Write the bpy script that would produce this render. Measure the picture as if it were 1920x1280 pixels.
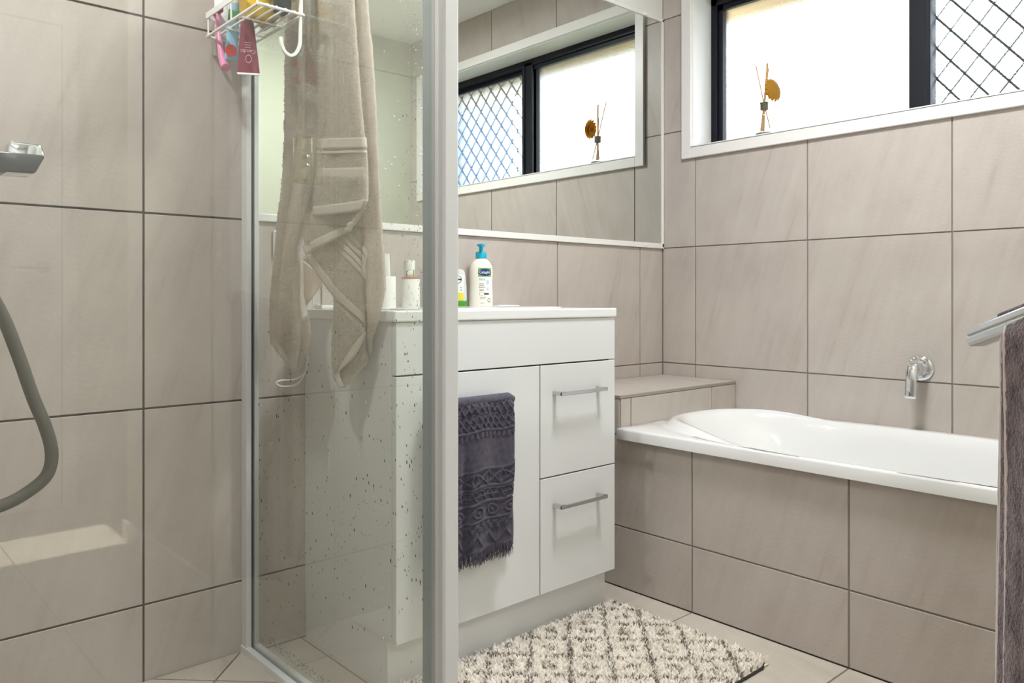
import bpy, bmesh, math, random
import numpy as np
from mathutils import Vector, Matrix, noise

random.seed(7)
rng = np.random.default_rng(7)
scene = bpy.context.scene
col = scene.collection
for o in list(bpy.data.objects):
    bpy.data.objects.remove(o)

# ------------------------------------------------------------------ camera
CX, CY, CZ = -2.514, -1.900, 0.893
FPX = 1467.0
HOR = 558.0
cam = bpy.data.cameras.new('camera')
cam.sensor_width = 36.0
cam.lens = FPX / 1920 * 36.0
cam.shift_y = -(640 - HOR) / 1920
cam.clip_start = 0.02
camo = bpy.data.objects.new('camera', cam)
camo.location = (CX, CY, CZ)
camo.rotation_euler = (math.radians(90), 0, math.radians(-42.02))
col.objects.link(camo)
scene.camera = camo

# ------------------------------------------------------------------ world, sun, exposure
vs = scene.view_settings
scene.display_settings.display_device = 'sRGB'
vs.view_transform = 'Standard'
vs.look = 'None'
vs.gamma = 1.0
vs.use_curve_mapping = False
vs.exposure = 0.08
SKY = 5.0
world = bpy.data.worlds.new('sky')
scene.world = world
world.use_nodes = True
nt = world.node_tree
nt.nodes.clear()
wout = nt.nodes.new('ShaderNodeOutputWorld')
wbg = nt.nodes.new('ShaderNodeBackground')
wtc = nt.nodes.new('ShaderNodeTexCoord')
wsep = nt.nodes.new('ShaderNodeSeparateXYZ')
wrm = nt.nodes.new('ShaderNodeValToRGB')
nt.links.new(wtc.outputs['Generated'], wsep.inputs[0])
nt.links.new(wsep.outputs['Z'], wrm.inputs[0])
wrm.color_ramp.elements[0].position = 0.0
wrm.color_ramp.elements[0].color = (0.93, 0.96, 1, 1)
wrm.color_ramp.elements[1].position = 0.9
wrm.color_ramp.elements[1].color = (0.5, 0.72, 1, 1)
nt.links.new(wrm.outputs[0], wbg.inputs[0])
wbg.inputs[1].default_value = SKY
nt.links.new(wbg.outputs[0], wout.inputs[0])

sun = bpy.data.lights.new('sun', 'SUN')
sun.energy = 16.0
sun.angle = math.radians(0.6)
sun.color = (1.0, 0.95, 0.86)
suno = bpy.data.objects.new('sun', sun)
suno.rotation_euler = (math.radians(-15), 0, 0)      # light travels down and towards -Y
suno.location = (0, 4, 6)
col.objects.link(suno)

cy = scene.cycles
cy.max_bounces = 14
cy.transparent_max_bounces = 24
cy.transmission_bounces = 10
cy.glossy_bounces = 6
cy.diffuse_bounces = 6
cy.sample_clamp_indirect = 6.0
cy.caustics_reflective = False
cy.caustics_refractive = True
cy.blur_glossy = 0.5

# ------------------------------------------------------------------ pixel -> world helpers
_th = math.radians(42.02)
FW = Vector((math.sin(_th), math.cos(_th), 0))
RT = Vector((math.cos(_th), -math.sin(_th), 0))
CAM = Vector((CX, CY, CZ))


def ray(x, y):
    return FW + RT * ((x - 960) / FPX) + Vector((0, 0, -(y - HOR) / FPX))


def pX(x, y, X):
    r = ray(x, y)
    return CAM + r * ((X - CX) / r.x)


def pY(x, y, Y):
    r = ray(x, y)
    return CAM + r * ((Y - CY) / r.y)


def pZ(x, y, Z):
    r = ray(x, y)
    return CAM + r * ((Z - CZ) / r.z)


def pPlane(x, y, p0, n):
    r = ray(x, y)
    return CAM + r * ((Vector(p0) - CAM).dot(n) / r.dot(n))


# ------------------------------------------------------------------ materials
M = {}


def lin(c):
    return tuple(((v / 255) / 12.92 if v / 255 <= 0.04045 else ((v / 255 + 0.055) / 1.055) ** 2.4) for v in c) + (1.0,)


def mat(name, rgb, rough=0.5, metal=0.0, spec=0.5, coat=0.0, trans=0.0, ior=1.45, emit=None, sheen=0.0):
    m = bpy.data.materials.new(name)
    m.use_nodes = True
    b = m.node_tree.nodes['Principled BSDF']
    b.inputs['Base Color'].default_value = lin(rgb)
    b.inputs['Roughness'].default_value = rough
    b.inputs['Metallic'].default_value = metal
    b.inputs['Specular IOR Level'].default_value = spec
    b.inputs['Coat Weight'].default_value = coat
    b.inputs['Coat Roughness'].default_value = 0.05
    b.inputs['Transmission Weight'].default_value = trans
    b.inputs['IOR'].default_value = ior
    if sheen:
        b.inputs['Sheen Weight'].default_value = sheen
        b.inputs['Sheen Roughness'].default_value = 0.6
    if emit:
        b.inputs['Emission Color'].default_value = lin(rgb)
        b.inputs['Emission Strength'].default_value = emit
    M[name] = m
    return m


def nodes(m):
    return m.node_tree.nodes, m.node_tree.links, m.node_tree.nodes['Principled BSDF']


def add_noise_color(m, rgb1, rgb2, scale=20, bump=0.0, bscale=None, detail=4, bdist=0.002):
    n, l, b = nodes(m)
    tc = n.new('ShaderNodeTexCoord')
    nz = n.new('ShaderNodeTexNoise')
    nz.inputs['Scale'].default_value = scale
    nz.inputs['Detail'].default_value = detail
    l.new(tc.outputs['Object'], nz.inputs['Vector'])
    rp = n.new('ShaderNodeValToRGB')
    rp.color_ramp.elements[0].position = 0.3
    rp.color_ramp.elements[0].color = lin(rgb1)
    rp.color_ramp.elements[1].position = 0.7
    rp.color_ramp.elements[1].color = lin(rgb2)
    l.new(nz.outputs[0], rp.inputs[0])
    l.new(rp.outputs[0], b.inputs['Base Color'])
    if bump:
        n2 = n.new('ShaderNodeTexNoise')
        n2.inputs['Scale'].default_value = bscale or scale
        n2.inputs['Detail'].default_value = 3
        l.new(tc.outputs['Object'], n2.inputs['Vector'])
        bp = n.new('ShaderNodeBump')
        bp.inputs['Strength'].default_value = bump
        bp.inputs['Distance'].default_value = bdist
        l.new(n2.outputs[0], bp.inputs['Height'])
        l.new(bp.outputs[0], b.inputs['Normal'])


def tile_material(name, c_dark, c_mid, c_light, rough=0.38):
    m = mat(name, c_mid, rough, spec=0.4)
    n, l, b = nodes(m)
    tc = n.new('ShaderNodeTexCoord')
    oi = n.new('ShaderNodeObjectInfo')
    off = n.new('ShaderNodeVectorMath'); off.operation = 'SCALE'
    cmb = n.new('ShaderNodeCombineXYZ')
    for k in range(3):
        l.new(oi.outputs['Random'], cmb.inputs[k])
    l.new(cmb.outputs[0], off.inputs[0]); off.inputs['Scale'].default_value = 37.0
    add = n.new('ShaderNodeVectorMath'); add.operation = 'ADD'
    l.new(tc.outputs['Object'], add.inputs[0]); l.new(off.outputs[0], add.inputs[1])
    # slanted streaks
    mp = n.new('ShaderNodeMapping'); mp.vector_type = 'TEXTURE'
    mp.inputs['Rotation'].default_value = (0, 0, math.radians(-17))
    mp.inputs['Scale'].default_value = (0.032, 0.34, 1)
    l.new(tc.outputs['Object'], mp.inputs[0])
    add2 = n.new('ShaderNodeVectorMath'); add2.operation = 'ADD'
    l.new(mp.outputs[0], add2.inputs[0]); l.new(off.outputs[0], add2.inputs[1])
    st = n.new('ShaderNodeTexNoise'); st.inputs['Scale'].default_value = 1.0
    st.inputs['Detail'].default_value = 6; st.inputs['Roughness'].default_value = 0.6
    l.new(add2.outputs[0], st.inputs['Vector'])
    cl = n.new('ShaderNodeTexNoise'); cl.inputs['Scale'].default_value = 5.0
    cl.inputs['Detail'].default_value = 8; cl.inputs['Roughness'].default_value = 0.62
    l.new(add.outputs[0], cl.inputs['Vector'])
    mx = n.new('ShaderNodeMix'); mx.data_type = 'FLOAT'
    mx.inputs[0].default_value = 0.55
    l.new(st.outputs[0], mx.inputs[2]); l.new(cl.outputs[0], mx.inputs[3])
    rp = n.new('ShaderNodeValToRGB')
    e = rp.color_ramp.elements
    e[0].position = 0.32; e[0].color = lin(c_dark)
    e[1].position = 0.66; e[1].color = lin(c_light)
    k = e.new(0.48); k.color = lin(c_mid)
    l.new(mx.outputs[0], rp.inputs[0])
    # dark narrow veins
    vn = n.new('ShaderNodeValToRGB')
    ve = vn.color_ramp.elements
    ve[0].position = 0.25; ve[0].color = (0.86, 0.85, 0.84, 1)
    ve[1].position = 0.36; ve[1].color = (1, 1, 1, 1)
    l.new(st.outputs[0], vn.inputs[0])
    mul = n.new('ShaderNodeMix'); mul.data_type = 'RGBA'; mul.blend_type = 'MULTIPLY'
    mul.inputs[0].default_value = 0.65
    l.new(rp.outputs[0], mul.inputs[6]); l.new(vn.outputs[0], mul.inputs[7])
    l.new(mul.outputs[2], b.inputs['Base Color'])
    bp = n.new('ShaderNodeBump'); bp.inputs['Strength'].default_value = 0.2; bp.inputs['Distance'].default_value = 0.002
    fn = n.new('ShaderNodeTexNoise'); fn.inputs['Scale'].default_value = 130; fn.inputs['Detail'].default_value = 4
    l.new(add.outputs[0], fn.inputs['Vector'])
    l.new(fn.outputs[0], bp.inputs['Height'])
    l.new(bp.outputs[0], b.inputs['Normal'])
    return m


def thin_glass(name, tint, ior=1.5, rough=0.0, boost=1.0):
    m = bpy.data.materials.new(name); m.use_nodes = True
    n, l = m.node_tree.nodes, m.node_tree.links
    n.clear()
    out = n.new('ShaderNodeOutputMaterial')
    tr = n.new('ShaderNodeBsdfTransparent'); tr.inputs[0].default_value = (*tint, 1)
    gl = n.new('ShaderNodeBsdfGlossy'); gl.inputs['Roughness'].default_value = rough
    gl.inputs[0].default_value = (1, 1, 1, 1)
    ge = n.new('ShaderNodeNewGeometry')
    mi = n.new('ShaderNodeMix'); mi.data_type = 'FLOAT'
    mi.inputs[2].default_value = ior; mi.inputs[3].default_value = 1 / ior
    l.new(ge.outputs['Backfacing'], mi.inputs[0])
    fr = n.new('ShaderNodeFresnel'); l.new(mi.outputs[0], fr.inputs['IOR'])
    mu = n.new('ShaderNodeMath'); mu.operation = 'MULTIPLY'; mu.use_clamp = True
    mu.inputs[1].default_value = boost
    l.new(fr.outputs[0], mu.inputs[0])
    mx = n.new('ShaderNodeMixShader')
    l.new(mu.outputs[0], mx.inputs[0]); l.new(tr.outputs[0], mx.inputs[1]); l.new(gl.outputs[0], mx.inputs[2])
    l.new(mx.outputs[0], out.inputs[0])
    M[name] = m
    return m


def frosted(name):
    """obscure bathroom glass: pebbled rough refraction with some straight-through light"""
    m = bpy.data.materials.new(name); m.use_nodes = True
    n, l = m.node_tree.nodes, m.node_tree.links
    n.clear()
    out = n.new('ShaderNodeOutputMaterial')
    tr = n.new('ShaderNodeBsdfTransparent'); tr.inputs[0].default_value = (0.97, 0.98, 0.97, 1)
    rf = n.new('ShaderNodeBsdfRefraction'); rf.inputs['Roughness'].default_value = 0.16; rf.inputs['IOR'].default_value = 1.2
    tc = n.new('ShaderNodeTexCoord')
    nz = n.new('ShaderNodeTexNoise'); nz.inputs['Scale'].default_value = 260; nz.inputs['Detail'].default_value = 2
    l.new(tc.outputs['Object'], nz.inputs['Vector'])
    bp = n.new('ShaderNodeBump'); bp.inputs['Strength'].default_value = 0.5; bp.inputs['Distance'].default_value = 0.002
    l.new(nz.outputs[0], bp.inputs['Height']); l.new(bp.outputs[0], rf.inputs['Normal'])
    mx = n.new('ShaderNodeMixShader'); mx.inputs[0].default_value = 0.5
    l.new(tr.outputs[0], mx.inputs[1]); l.new(rf.outputs[0], mx.inputs[2])
    l.new(mx.outputs[0], out.inputs[0])
    M[name] = m
    return m


TILE = tile_material('stone_tile', (176, 166, 158), (186, 177, 170), (193, 185, 178))
FTILE = tile_material('floor_tile', (174, 164, 152), (188, 179, 167), (197, 189, 178), 0.42)
mat('grout', (140, 130, 121), 0.9)
mat('dark_grout', (74, 68, 62), 0.9)
mat('silicone', (150, 143, 134), 0.6)
mat('white_paint', (232, 230, 226), 0.55)
mat('ceiling_paint', (238, 237, 235), 0.8)
mat('green_paint', (206, 208, 190), 0.7)
mat('hall_paint', (214, 210, 200), 0.7)
mat('frame_white', (233, 231, 228), 0.35)
mat('gloss_white', (226, 227, 229), 0.12, coat=0.5)
mat('cabinet_shadow', (70, 68, 66), 0.8)
mat('bench_white', (234, 234, 234), 0.18, coat=0.4)
mat('acrylic', (232, 232, 232), 0.10, coat=0.6)
mat('alu_white', (214, 214, 215), 0.35)
mat('alu_grey', (168, 172, 174), 0.35, metal=0.3)
mat('seal_grey', (138, 148, 150), 0.35)
mat('seal_dark', (50, 52, 60), 0.5)
mat('chrome', (228, 230, 233), 0.06, metal=1.0)
mat('satin_chrome', (205, 207, 210), 0.16, metal=1.0)
mat('brushed', (190, 191, 193), 0.28, metal=1.0)
mat('black_frame', (15, 18, 28), 0.4, spec=0.3)
mat('grille_metal', (96, 96, 92), 0.5)
mat('soffit', (214, 192, 156), 0.8)
mat('brick_out', (170, 150, 130), 0.9)
mat('ground_out', (96, 98, 78), 0.95)
mat('added_wall_paint', (104, 132, 172), 0.9)
mat('mirror_glass', (236, 240, 236), 0.0, metal=1.0)
thin_glass('shower_glass', (0.968, 0.978, 0.962), 1.5)
thin_glass('clear_glass', (0.93, 0.95, 0.98), 1.45, boost=2.5)
frosted('frosted_glass')
mat('plastic_white', (236, 235, 232), 0.3)
mat('wire_white', (238, 238, 236), 0.3)
mat('teal', (24, 176, 206), 0.3)
mat('lotion', (240, 236, 226), 0.3)
mat('label_green', (132, 176, 36), 0.4)
mat('label_navy', (22, 52, 128), 0.4)
mat('label_sky', (120, 172, 216), 0.4)
mat('label_pale', (178, 208, 232), 0.4)
mat('label_ink', (92, 96, 112), 0.5)
mat('label_dark', (44, 46, 70), 0.5)
mat('green_plastic', (70, 152, 34), 0.25)
mat('soap_clear', (206, 208, 206), 0.12)
mat('label_yellow', (226, 214, 60), 0.4)
mat('label_white', (240, 240, 238), 0.4)
mat('cork_wood', (178, 126, 92), 0.5)
mat('maroon', (120, 22, 56), 0.3)
mat('maroon_print', (206, 160, 172), 0.4)
mat('pink', (222, 140, 176), 0.35)
mat('tube_blue', (150, 200, 228), 0.35)
mat('tube_green', (58, 142, 70), 0.35)
mat('tube_red', (206, 52, 44), 0.35)
mat('yellow', (238, 196, 22), 0.35)
mat('navy', (22, 24, 38), 0.3)
mat('grey_tube', (176, 172, 172), 0.3)
mat('reed', (196, 150, 96), 0.7)
mat('flower', (222, 178, 70), 0.7)
mat('collar', (112, 108, 92), 0.4, metal=0.4)
mat('hose', (104, 102, 94), 0.45, metal=0.2)
mat('rug_base', (232, 226, 216), 0.95)
mat('rug_white', (255, 251, 245), 0.95, spec=0.1)
mat('rug_grey', (150, 138, 126), 0.95, spec=0.1)
mat('rug_edge', (60, 56, 54), 0.9)
mat('fill_diffuser', (250, 250, 250), 0.5, emit=3.0)
T1 = mat('towel_beige', (222, 208, 194), 0.95, spec=0.1, sheen=0.3)
add_noise_color(T1, (243, 232, 222), (252, 245, 238), 60, 1.0, 330, bdist=0.006)
T2 = mat('towel_band', (246, 237, 229), 0.8, spec=0.2)
n_, l_, b_ = nodes(T2)
T3 = mat('towel_grey', (74, 72, 84), 0.95, spec=0.1, sheen=0.15)
add_noise_color(T3, (66, 62, 76), (88, 83, 97), 90, 0.6, 600, bdist=0.002)
T4 = mat('towel_plum', (104, 86, 90), 0.95, spec=0.1, sheen=0.3)
add_noise_color(T4, (74, 58, 64), (134, 116, 118), 45, 0.9, 260, bdist=0.006)
mat('towel_plum_hem', (206, 190, 186), 0.9, sheen=0.4)
mat('plum_dark', (66, 46, 54), 0.9)
def add_translucent(m, fac):
    n, l, b = nodes(m)
    out = [q for q in n if q.type == 'OUTPUT_MATERIAL'][0]
    t = n.new('ShaderNodeBsdfTranslucent')
    src = b.inputs['Base Color']
    if src.links: l.new(src.links[0].from_socket, t.inputs[0])
    else: t.inputs[0].default_value = src.default_value
    mx = n.new('ShaderNodeMixShader'); mx.inputs[0].default_value = fac
    l.new(b.outputs[0], mx.inputs[1]); l.new(t.outputs[0], mx.inputs[2]); l.new(mx.outputs[0], out.inputs[0])


add_translucent(T1, 0.48); add_translucent(T2, 0.42)
for q in ('rug_white', 'rug_grey'): add_translucent(M[q], 0.45)
add_translucent(M['flower'], 0.65)
drops = mat('water', (255, 255, 255), 0.02, trans=1.0, ior=1.33)
mat('water_darkened', (84, 84, 80), 0.1, trans=0.7, ior=1.33)  # lower drops: the dark surroundings they refract are put into the colour


# ------------------------------------------------------------------ mesh helpers
class MB:
    def __init__(s):
        s.v = []; s.f = []; s.mi = []; s.cur = 0

    def add(s, vs_, fs_):
        o = len(s.v)
        s.v += [tuple(v) for v in vs_]
        s.f += [tuple(i + o for i in f) for f in fs_]
        s.mi += [s.cur] * len(fs_)
        return s

    def box(s, x0, x1, y0, y1, z0, z1):
        x0, x1 = min(x0, x1), max(x0, x1); y0, y1 = min(y0, y1), max(y0, y1); z0, z1 = min(z0, z1), max(z0, z1)
        return s.add([(x0, y0, z0), (x1, y0, z0), (x1, y1, z0), (x0, y1, z0), (x0, y0, z1), (x1, y0, z1), (x1, y1, z1), (x0, y1, z1)],
                     [(0, 3, 2, 1), (4, 5, 6, 7), (0, 1, 5, 4), (1, 2, 6, 5), (2, 3, 7, 6), (3, 0, 4, 7)])

    def tube(s, pts, r, seg=10, cap=True):
        pts = [Vector(p) for p in pts]
        rr = r if isinstance(r, (list, tuple)) else [r] * len(pts)
        rings = []
        up = None
        for i, p in enumerate(pts):
            d = (pts[min(i + 1, len(pts) - 1)] - pts[max(i - 1, 0)]).normalized()
            if up is None:
                up = Vector((0, 0, 1)) if abs(d.z) < 0.9 else Vector((1, 0, 0))
            a = d.cross(up).normalized(); up = a.cross(d).normalized()
            rings.append([p + (a * math.cos(2 * math.pi * k / seg) + up * math.sin(2 * math.pi * k / seg)) * rr[i] for k in range(seg)])
        return s.rings(rings, cap)

    def rings(s, rings, cap=True, closed=True):
        seg = len(rings[0]); vs_ = [p for r in rings for p in r]; fs_ = []
        for i in range(len(rings) - 1):
            for k in range(seg if closed else seg - 1):
                a = i * seg + k; b = i * seg + (k + 1) % seg
                fs_.append((a, a + seg, b + seg, b))
        if cap:
            fs_.append(tuple(range(seg)))
            fs_.append(tuple(range(len(vs_) - 1, len(vs_) - seg - 1, -1)))
        return s.add(vs_, fs_)

    def lathe(s, c, prof, seg=24, sx=1.0, sy=1.0, rot=0.0):
        c = Vector(c)
        ca, sa = math.cos(rot), math.sin(rot)
        R = []
        for r, z in prof:
            ring = []
            for k in range(seg):
                a = -2 * math.pi * k / seg
                x = r * sx * math.cos(a); y = r * sy * math.sin(a)
                ring.append(c + Vector((x * ca - y * sa, x * sa + y * ca, z)))
            R.append(ring)
        return s.rings(R)

    def disc_axis(s, c, axis, prof, seg=24):
        """lathe about an arbitrary axis: prof = (radius, distance along axis)"""
        c = Vector(c); ax = Vector(axis).normalized()
        u = ax.orthogonal().normalized(); w = ax.cross(u)
        R = []
        for r, d in prof:
            R.append([c + ax * d + (u * math.cos(2 * math.pi * k / seg) + w * math.sin(2 * math.pi * k / seg)) * r for k in range(seg)])
        return s.rings(R)

    def prism(s, poly, axis, a0, a1):
        """poly in the 2 remaining axes, extruded along axis ('x','y','z')"""
        def P(q, a):
            return {'x': (a, q[0], q[1]), 'y': (q[0], a, q[1]), 'z': (q[0], q[1], a)}[axis]
        n_ = len(poly)
        vs_ = [P(q, a0) for q in poly] + [P(q, a1) for q in poly]
        fs_ = [tuple(range(n_)), tuple(range(2 * n_ - 1, n_ - 1, -1))]
        for i in range(n_):
            j = (i + 1) % n_
            fs_.append((i, i + n_, j + n_, j))
        return s.add(vs_, fs_)

    def build(s, name, m, parent=None, smooth=False, bevel=0.0, bseg=2, origin=None, recalc=True):
        vs_ = np.array(s.v, dtype=float)
        if parent is not None:
            org = Vector(parent.get('_org', (0, 0, 0)))
            loc = Vector((0, 0, 0))
        else:
            lo = vs_.min(0); hi = vs_.max(0)
            org = Vector(origin) if origin is not None else Vector(((lo[0] + hi[0]) / 2, (lo[1] + hi[1]) / 2, lo[2]))
            loc = org
        me = bpy.data.meshes.new(name)
        me.from_pydata([tuple(v) for v in (vs_ - np.array(org))], [], s.f)
        ms = m if isinstance(m, (list, tuple)) else [m]
        for q in ms:
            me.materials.append(M[q] if isinstance(q, str) else q)
        if len(ms) > 1:
            me.polygons.foreach_set('material_index', s.mi)
        if recalc:
            bm = bmesh.new(); bm.from_mesh(me)
            bmesh.ops.recalc_face_normals(bm, faces=bm.faces)
            bm.to_mesh(me); bm.free()
        if smooth:
            me.polygons.foreach_set('use_smooth', [True] * len(me.polygons))
        me.update()
        o = bpy.data.objects.new(name, me)
        col.objects.link(o)
        o.location = loc
        o['_org'] = tuple(org)
        if parent is not None:
            o.parent = parent
        if bevel:
            b = o.modifiers.new('bevel', 'BEVEL'); b.width = bevel; b.segments = bseg; b.limit_method = 'ANGLE'
            b.angle_limit = math.radians(40)
        if smooth:
            e = o.modifiers.new('edges', 'EDGE_SPLIT'); e.split_angle = math.radians(50)
            if bevel:
                o.modifiers.remove(e)
                me.polygons.foreach_set('use_smooth', [True] * len(me.polygons))
        return o


def tag(o, label=None, cat=None, group=None, kind=None):
    if label: o['label'] = label
    if cat: o['category'] = cat
    if group: o['group'] = group
    if kind: o['kind'] = kind
    return o


def empty(name, loc):
    o = bpy.data.objects.new(name, None)
    o.empty_display_size = 0.05
    o.location = loc
    o['_org'] = tuple(loc)
    col.objects.link(o)
    return o


def text_mesh(body, size, extrude=0.0002):
    cu = bpy.data.curves.new('lettering', 'FONT')
    cu.body = body; cu.size = size; cu.align_x = 'CENTER'; cu.align_y = 'CENTER'; cu.extrude = extrude
    cu.resolution_u = 3
    o = bpy.data.objects.new('lettering', cu)
    col.objects.link(o)
    dg = bpy.context.evaluated_depsgraph_get()
    me = bpy.data.meshes.new_from_object(o.evaluated_get(dg))
    vs_ = [tuple(v.co) for v in me.vertices]; fs_ = [tuple(p.vertices) for p in me.polygons]
    bpy.data.objects.remove(o); bpy.data.curves.remove(cu); bpy.data.meshes.remove(me)
    return vs_, fs_


# ------------------------------------------------------------------ tiles
G = 0.0046           # joint width
TT = 0.0028          # tile thickness proud of the wall backing
_tile_cache = {}


def tile_mesh(w, h, th, m):
    k = (round(w, 4), round(h, 4), round(th, 4), m.name)
    if k in _tile_cache:
        return _tile_cache[k]
    c = 0.0009
    a, b = w / 2, h / 2
    vs_ = [(-a, -b, 0), (a, -b, 0), (a, b, 0), (-a, b, 0),
           (-a, -b, th - c), (a, -b, th - c), (a, b, th - c), (-a, b, th - c),
           (-a + c, -b + c, th), (a - c, -b + c, th), (a - c, b - c, th), (-a + c, b - c, th)]
    fs_ = [(0, 1, 5, 4), (1, 2, 6, 5), (2, 3, 7, 6), (3, 0, 4, 7), (4, 5, 9, 8), (5, 6, 10, 9), (6, 7, 11, 10), (7, 4, 8, 11), (8, 9, 10, 11), (3, 2, 1, 0)]
    me = bpy.data.meshes.new('tile')
    me.from_pydata(vs_, [], fs_); me.materials.append(m); me.update()
    _tile_cache[k] = me
    return me


def poly_tile(polys, th, m):
    """one tile out of several coplanar local polygons (cut tiles)"""
    mb = MB()
    for poly in polys:
        mb.prism(poly, 'z', 0, th)
    me = bpy.data.meshes.new('tile')
    me.from_pydata(mb.v, [], mb.f); me.materials.append(m)
    bm = bmesh.new(); bm.from_mesh(me); bmesh.ops.recalc_face_normals(bm, faces=bm.faces); bm.to_mesh(me); bm.free()
    return me


def put_tile(me, parent, loc, R):
    o = bpy.data.objects.new('tile', me)
    col.objects.link(o)
    o.parent = parent
    po = Vector(parent.get('_org', (0, 0, 0)))
    o.matrix_local = Matrix.Translation(Vector(loc) - po) @ R.to_4x4()
    return o


def frame_matrix(u, v, n_):
    return Matrix((Vector(u), Vector(v), Vector(n_))).transposed()


def tile_grid(parent, org, U, V, N, ul, vl, hole=None, m=None, th=TT):
    """tiles between consecutive lines ul x vl on the plane org + U*u + V*v; hole=(u0,u1,v0,v1)"""
    m = m or TILE
    R = frame_matrix(U, V, N)
    U, V = Vector(U), Vector(V)
    for i in range(len(ul) - 1):
        for j in range(len(vl) - 1):
            u0, u1, v0, v1 = ul[i] + G / 2, ul[i + 1] - G / 2, vl[j] + G / 2, vl[j + 1] - G / 2
            if u1 - u0 < 0.012 or v1 - v0 < 0.012:
                continue
            cu, cv = (u0 + u1) / 2, (v0 + v1) / 2
            loc = Vector(org) + U * cu + V * cv
            if hole and not (u1 <= hole[0] or u0 >= hole[1] or v1 <= hole[2] or v0 >= hole[3]):
                h0, h1, k0, k1 = hole
                rects = []
                if u0 < h0: rects.append((u0, h0, v0, v1))
                if u1 > h1: rects.append((h1, u1, v0, v1))
                a0, a1 = max(u0, h0), min(u1, h1)
                if v0 < k0: rects.append((a0, a1, v0, k0))
                if v1 > k1: rects.append((a0, a1, k1, v1))
                if not rects:
                    continue
                polys = [[(a - cu, b - cv), (c - cu, b - cv), (c - cu, d - cv), (a - cu, d - cv)] for a, c, b, d in rects]
                put_tile(poly_tile(polys, th, m), parent, loc, R)
            else:
                put_tile(tile_mesh(u1 - u0, v1 - v0, th, m), parent, loc, R)


def clip_poly(poly, x0, x1, y0, y1):
    def clip(p, f, inter):
        out = []
        for i in range(len(p)):
            a, b = p[i], p[(i + 1) % len(p)]
            if f(a):
                out.append(a)
                if not f(b): out.append(inter(a, b))
            elif f(b):
                out.append(inter(a, b))
        return out
    def ix(x): return lambda a, b: (x, a[1] + (b[1] - a[1]) * (x - a[0]) / (b[0] - a[0]))
    def iy(y): return lambda a, b: (a[0] + (b[0] - a[0]) * (y - a[1]) / (b[1] - a[1]), y)
    for f, it in ((lambda q: q[0] >= x0, ix(x0)), (lambda q: q[0] <= x1, ix(x1)), (lambda q: q[1] >= y0, iy(y0)), (lambda q: q[1] <= y1, iy(y1))):
        if len(poly) < 3: return []
        poly = clip(poly, f, it)
    return poly


# ------------------------------------------------------------------ structure
CEIL = 2.315
WL = -2.62           # left wall of the shower
PFW = -1.752         # painted wall facing the vanity wall
ZL = [0.0, 0.188, 0.638, 1.088, 1.538, 1.988, CEIL]
XL = [WL, -2.39, -1.94, -1.49, -1.04, -0.59, -0.14, 0.0]
GX = -1.692          # plane of the shower side pane

# walls: the tile faces are the planes y=0 and x=0, backing sits TT behind
wall_back = MB().box(WL - 0.12, 0.12, TT, 0.14, -0.05, CEIL + 0.05).build('wall_back', 'grout')
tag(wall_back, 'tiled wall behind the vanity and the shower', kind='structure')
MB().box(WL, GX, TT - 0.0012, TT + 0.002, 0, CEIL).build('shower_grout', 'dark_grout', wall_back)
tile_grid(wall_back, (0, TT, 0), (1, 0, 0), (0, 0, 1), (0, -1, 0), XL, ZL[:-1])
tile_grid(wall_back, (0, TT, 0), (1, 0, 0), (0, 0, 1), (0, -1, 0), [WL, -2.39, -1.94, GX], [1.988, CEIL])
MB().box(GX, 0.0, 0.0, TT + 0.001, 1.990, CEIL).build('painted_panel', 'white_paint', wall_back)

WY0, WY1, WZ0, WZ1 = -1.632, -0.141, 1.4686, 2.065     # window opening
wall_right = MB()
for a, b, c, d in ((PFW - 0.1, WY0, -0.05, CEIL + 0.05), (WY1, 0.14, -0.05, CEIL + 0.05), (WY0, WY1, -0.05, WZ0), (WY0, WY1, WZ1, CEIL + 0.05)):
    wall_right.box(TT, 0.22, a, b, c, d)
wall_right = wall_right.build('wall_right', 'grout')
tag(wall_right, 'tiled wall with the window above the bath', kind='structure')
YL = [PFW, -1.503, -1.053, -0.603, -0.153, 0.0]
tile_grid(wall_right, (TT, 0, 0), (0, -1, 0), (0, 0, 1), (-1, 0, 0), [-y for y in reversed(YL)], ZL, hole=(-WY1 - 0.001, -WY0 + 0.001, WZ0 - 0.001, WZ1 + 0.001))

wall_left = MB().box(WL - 0.12, WL - TT, PFW, 0.0, -0.05, CEIL + 0.05).build('wall_left', 'dark_grout')
tag(wall_left, 'tiled end wall of the shower', kind='structure')
tile_grid(wall_left, (WL - TT, 0, 0), (0, 1, 0), (0, 0, 1), (1, 0, 0), [PFW, -1.35, -0.9, -0.45, 0.0], ZL)

# painted wall opposite the vanity, with the doorway the camera stands in
wall_front = MB().box(-1.66, 0.12, PFW - 0.1, PFW, 0, CEIL).box(WL - 0.12, -1.66, PFW - 0.1, PFW, 2.06, CEIL).build('wall_front', 'green_paint')
tag(wall_front, 'pale green painted wall facing the vanity', kind='structure')
trim = MB().box(-1.70, -1.66, PFW - 0.115, PFW + 0.015, 0, 2.06).box(-1.70, -1.60, PFW - 0.118, PFW - 0.1, 0, 2.10).build('trim_1', 'frame_white')
tag(trim, 'white door jamb of the bathroom doorway', kind='structure')
MB().box(-1.7025, -1.70, PFW - 0.07, PFW - 0.04, 1.0, 1.07).build('strike_plate', 'chrome', trim)

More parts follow.
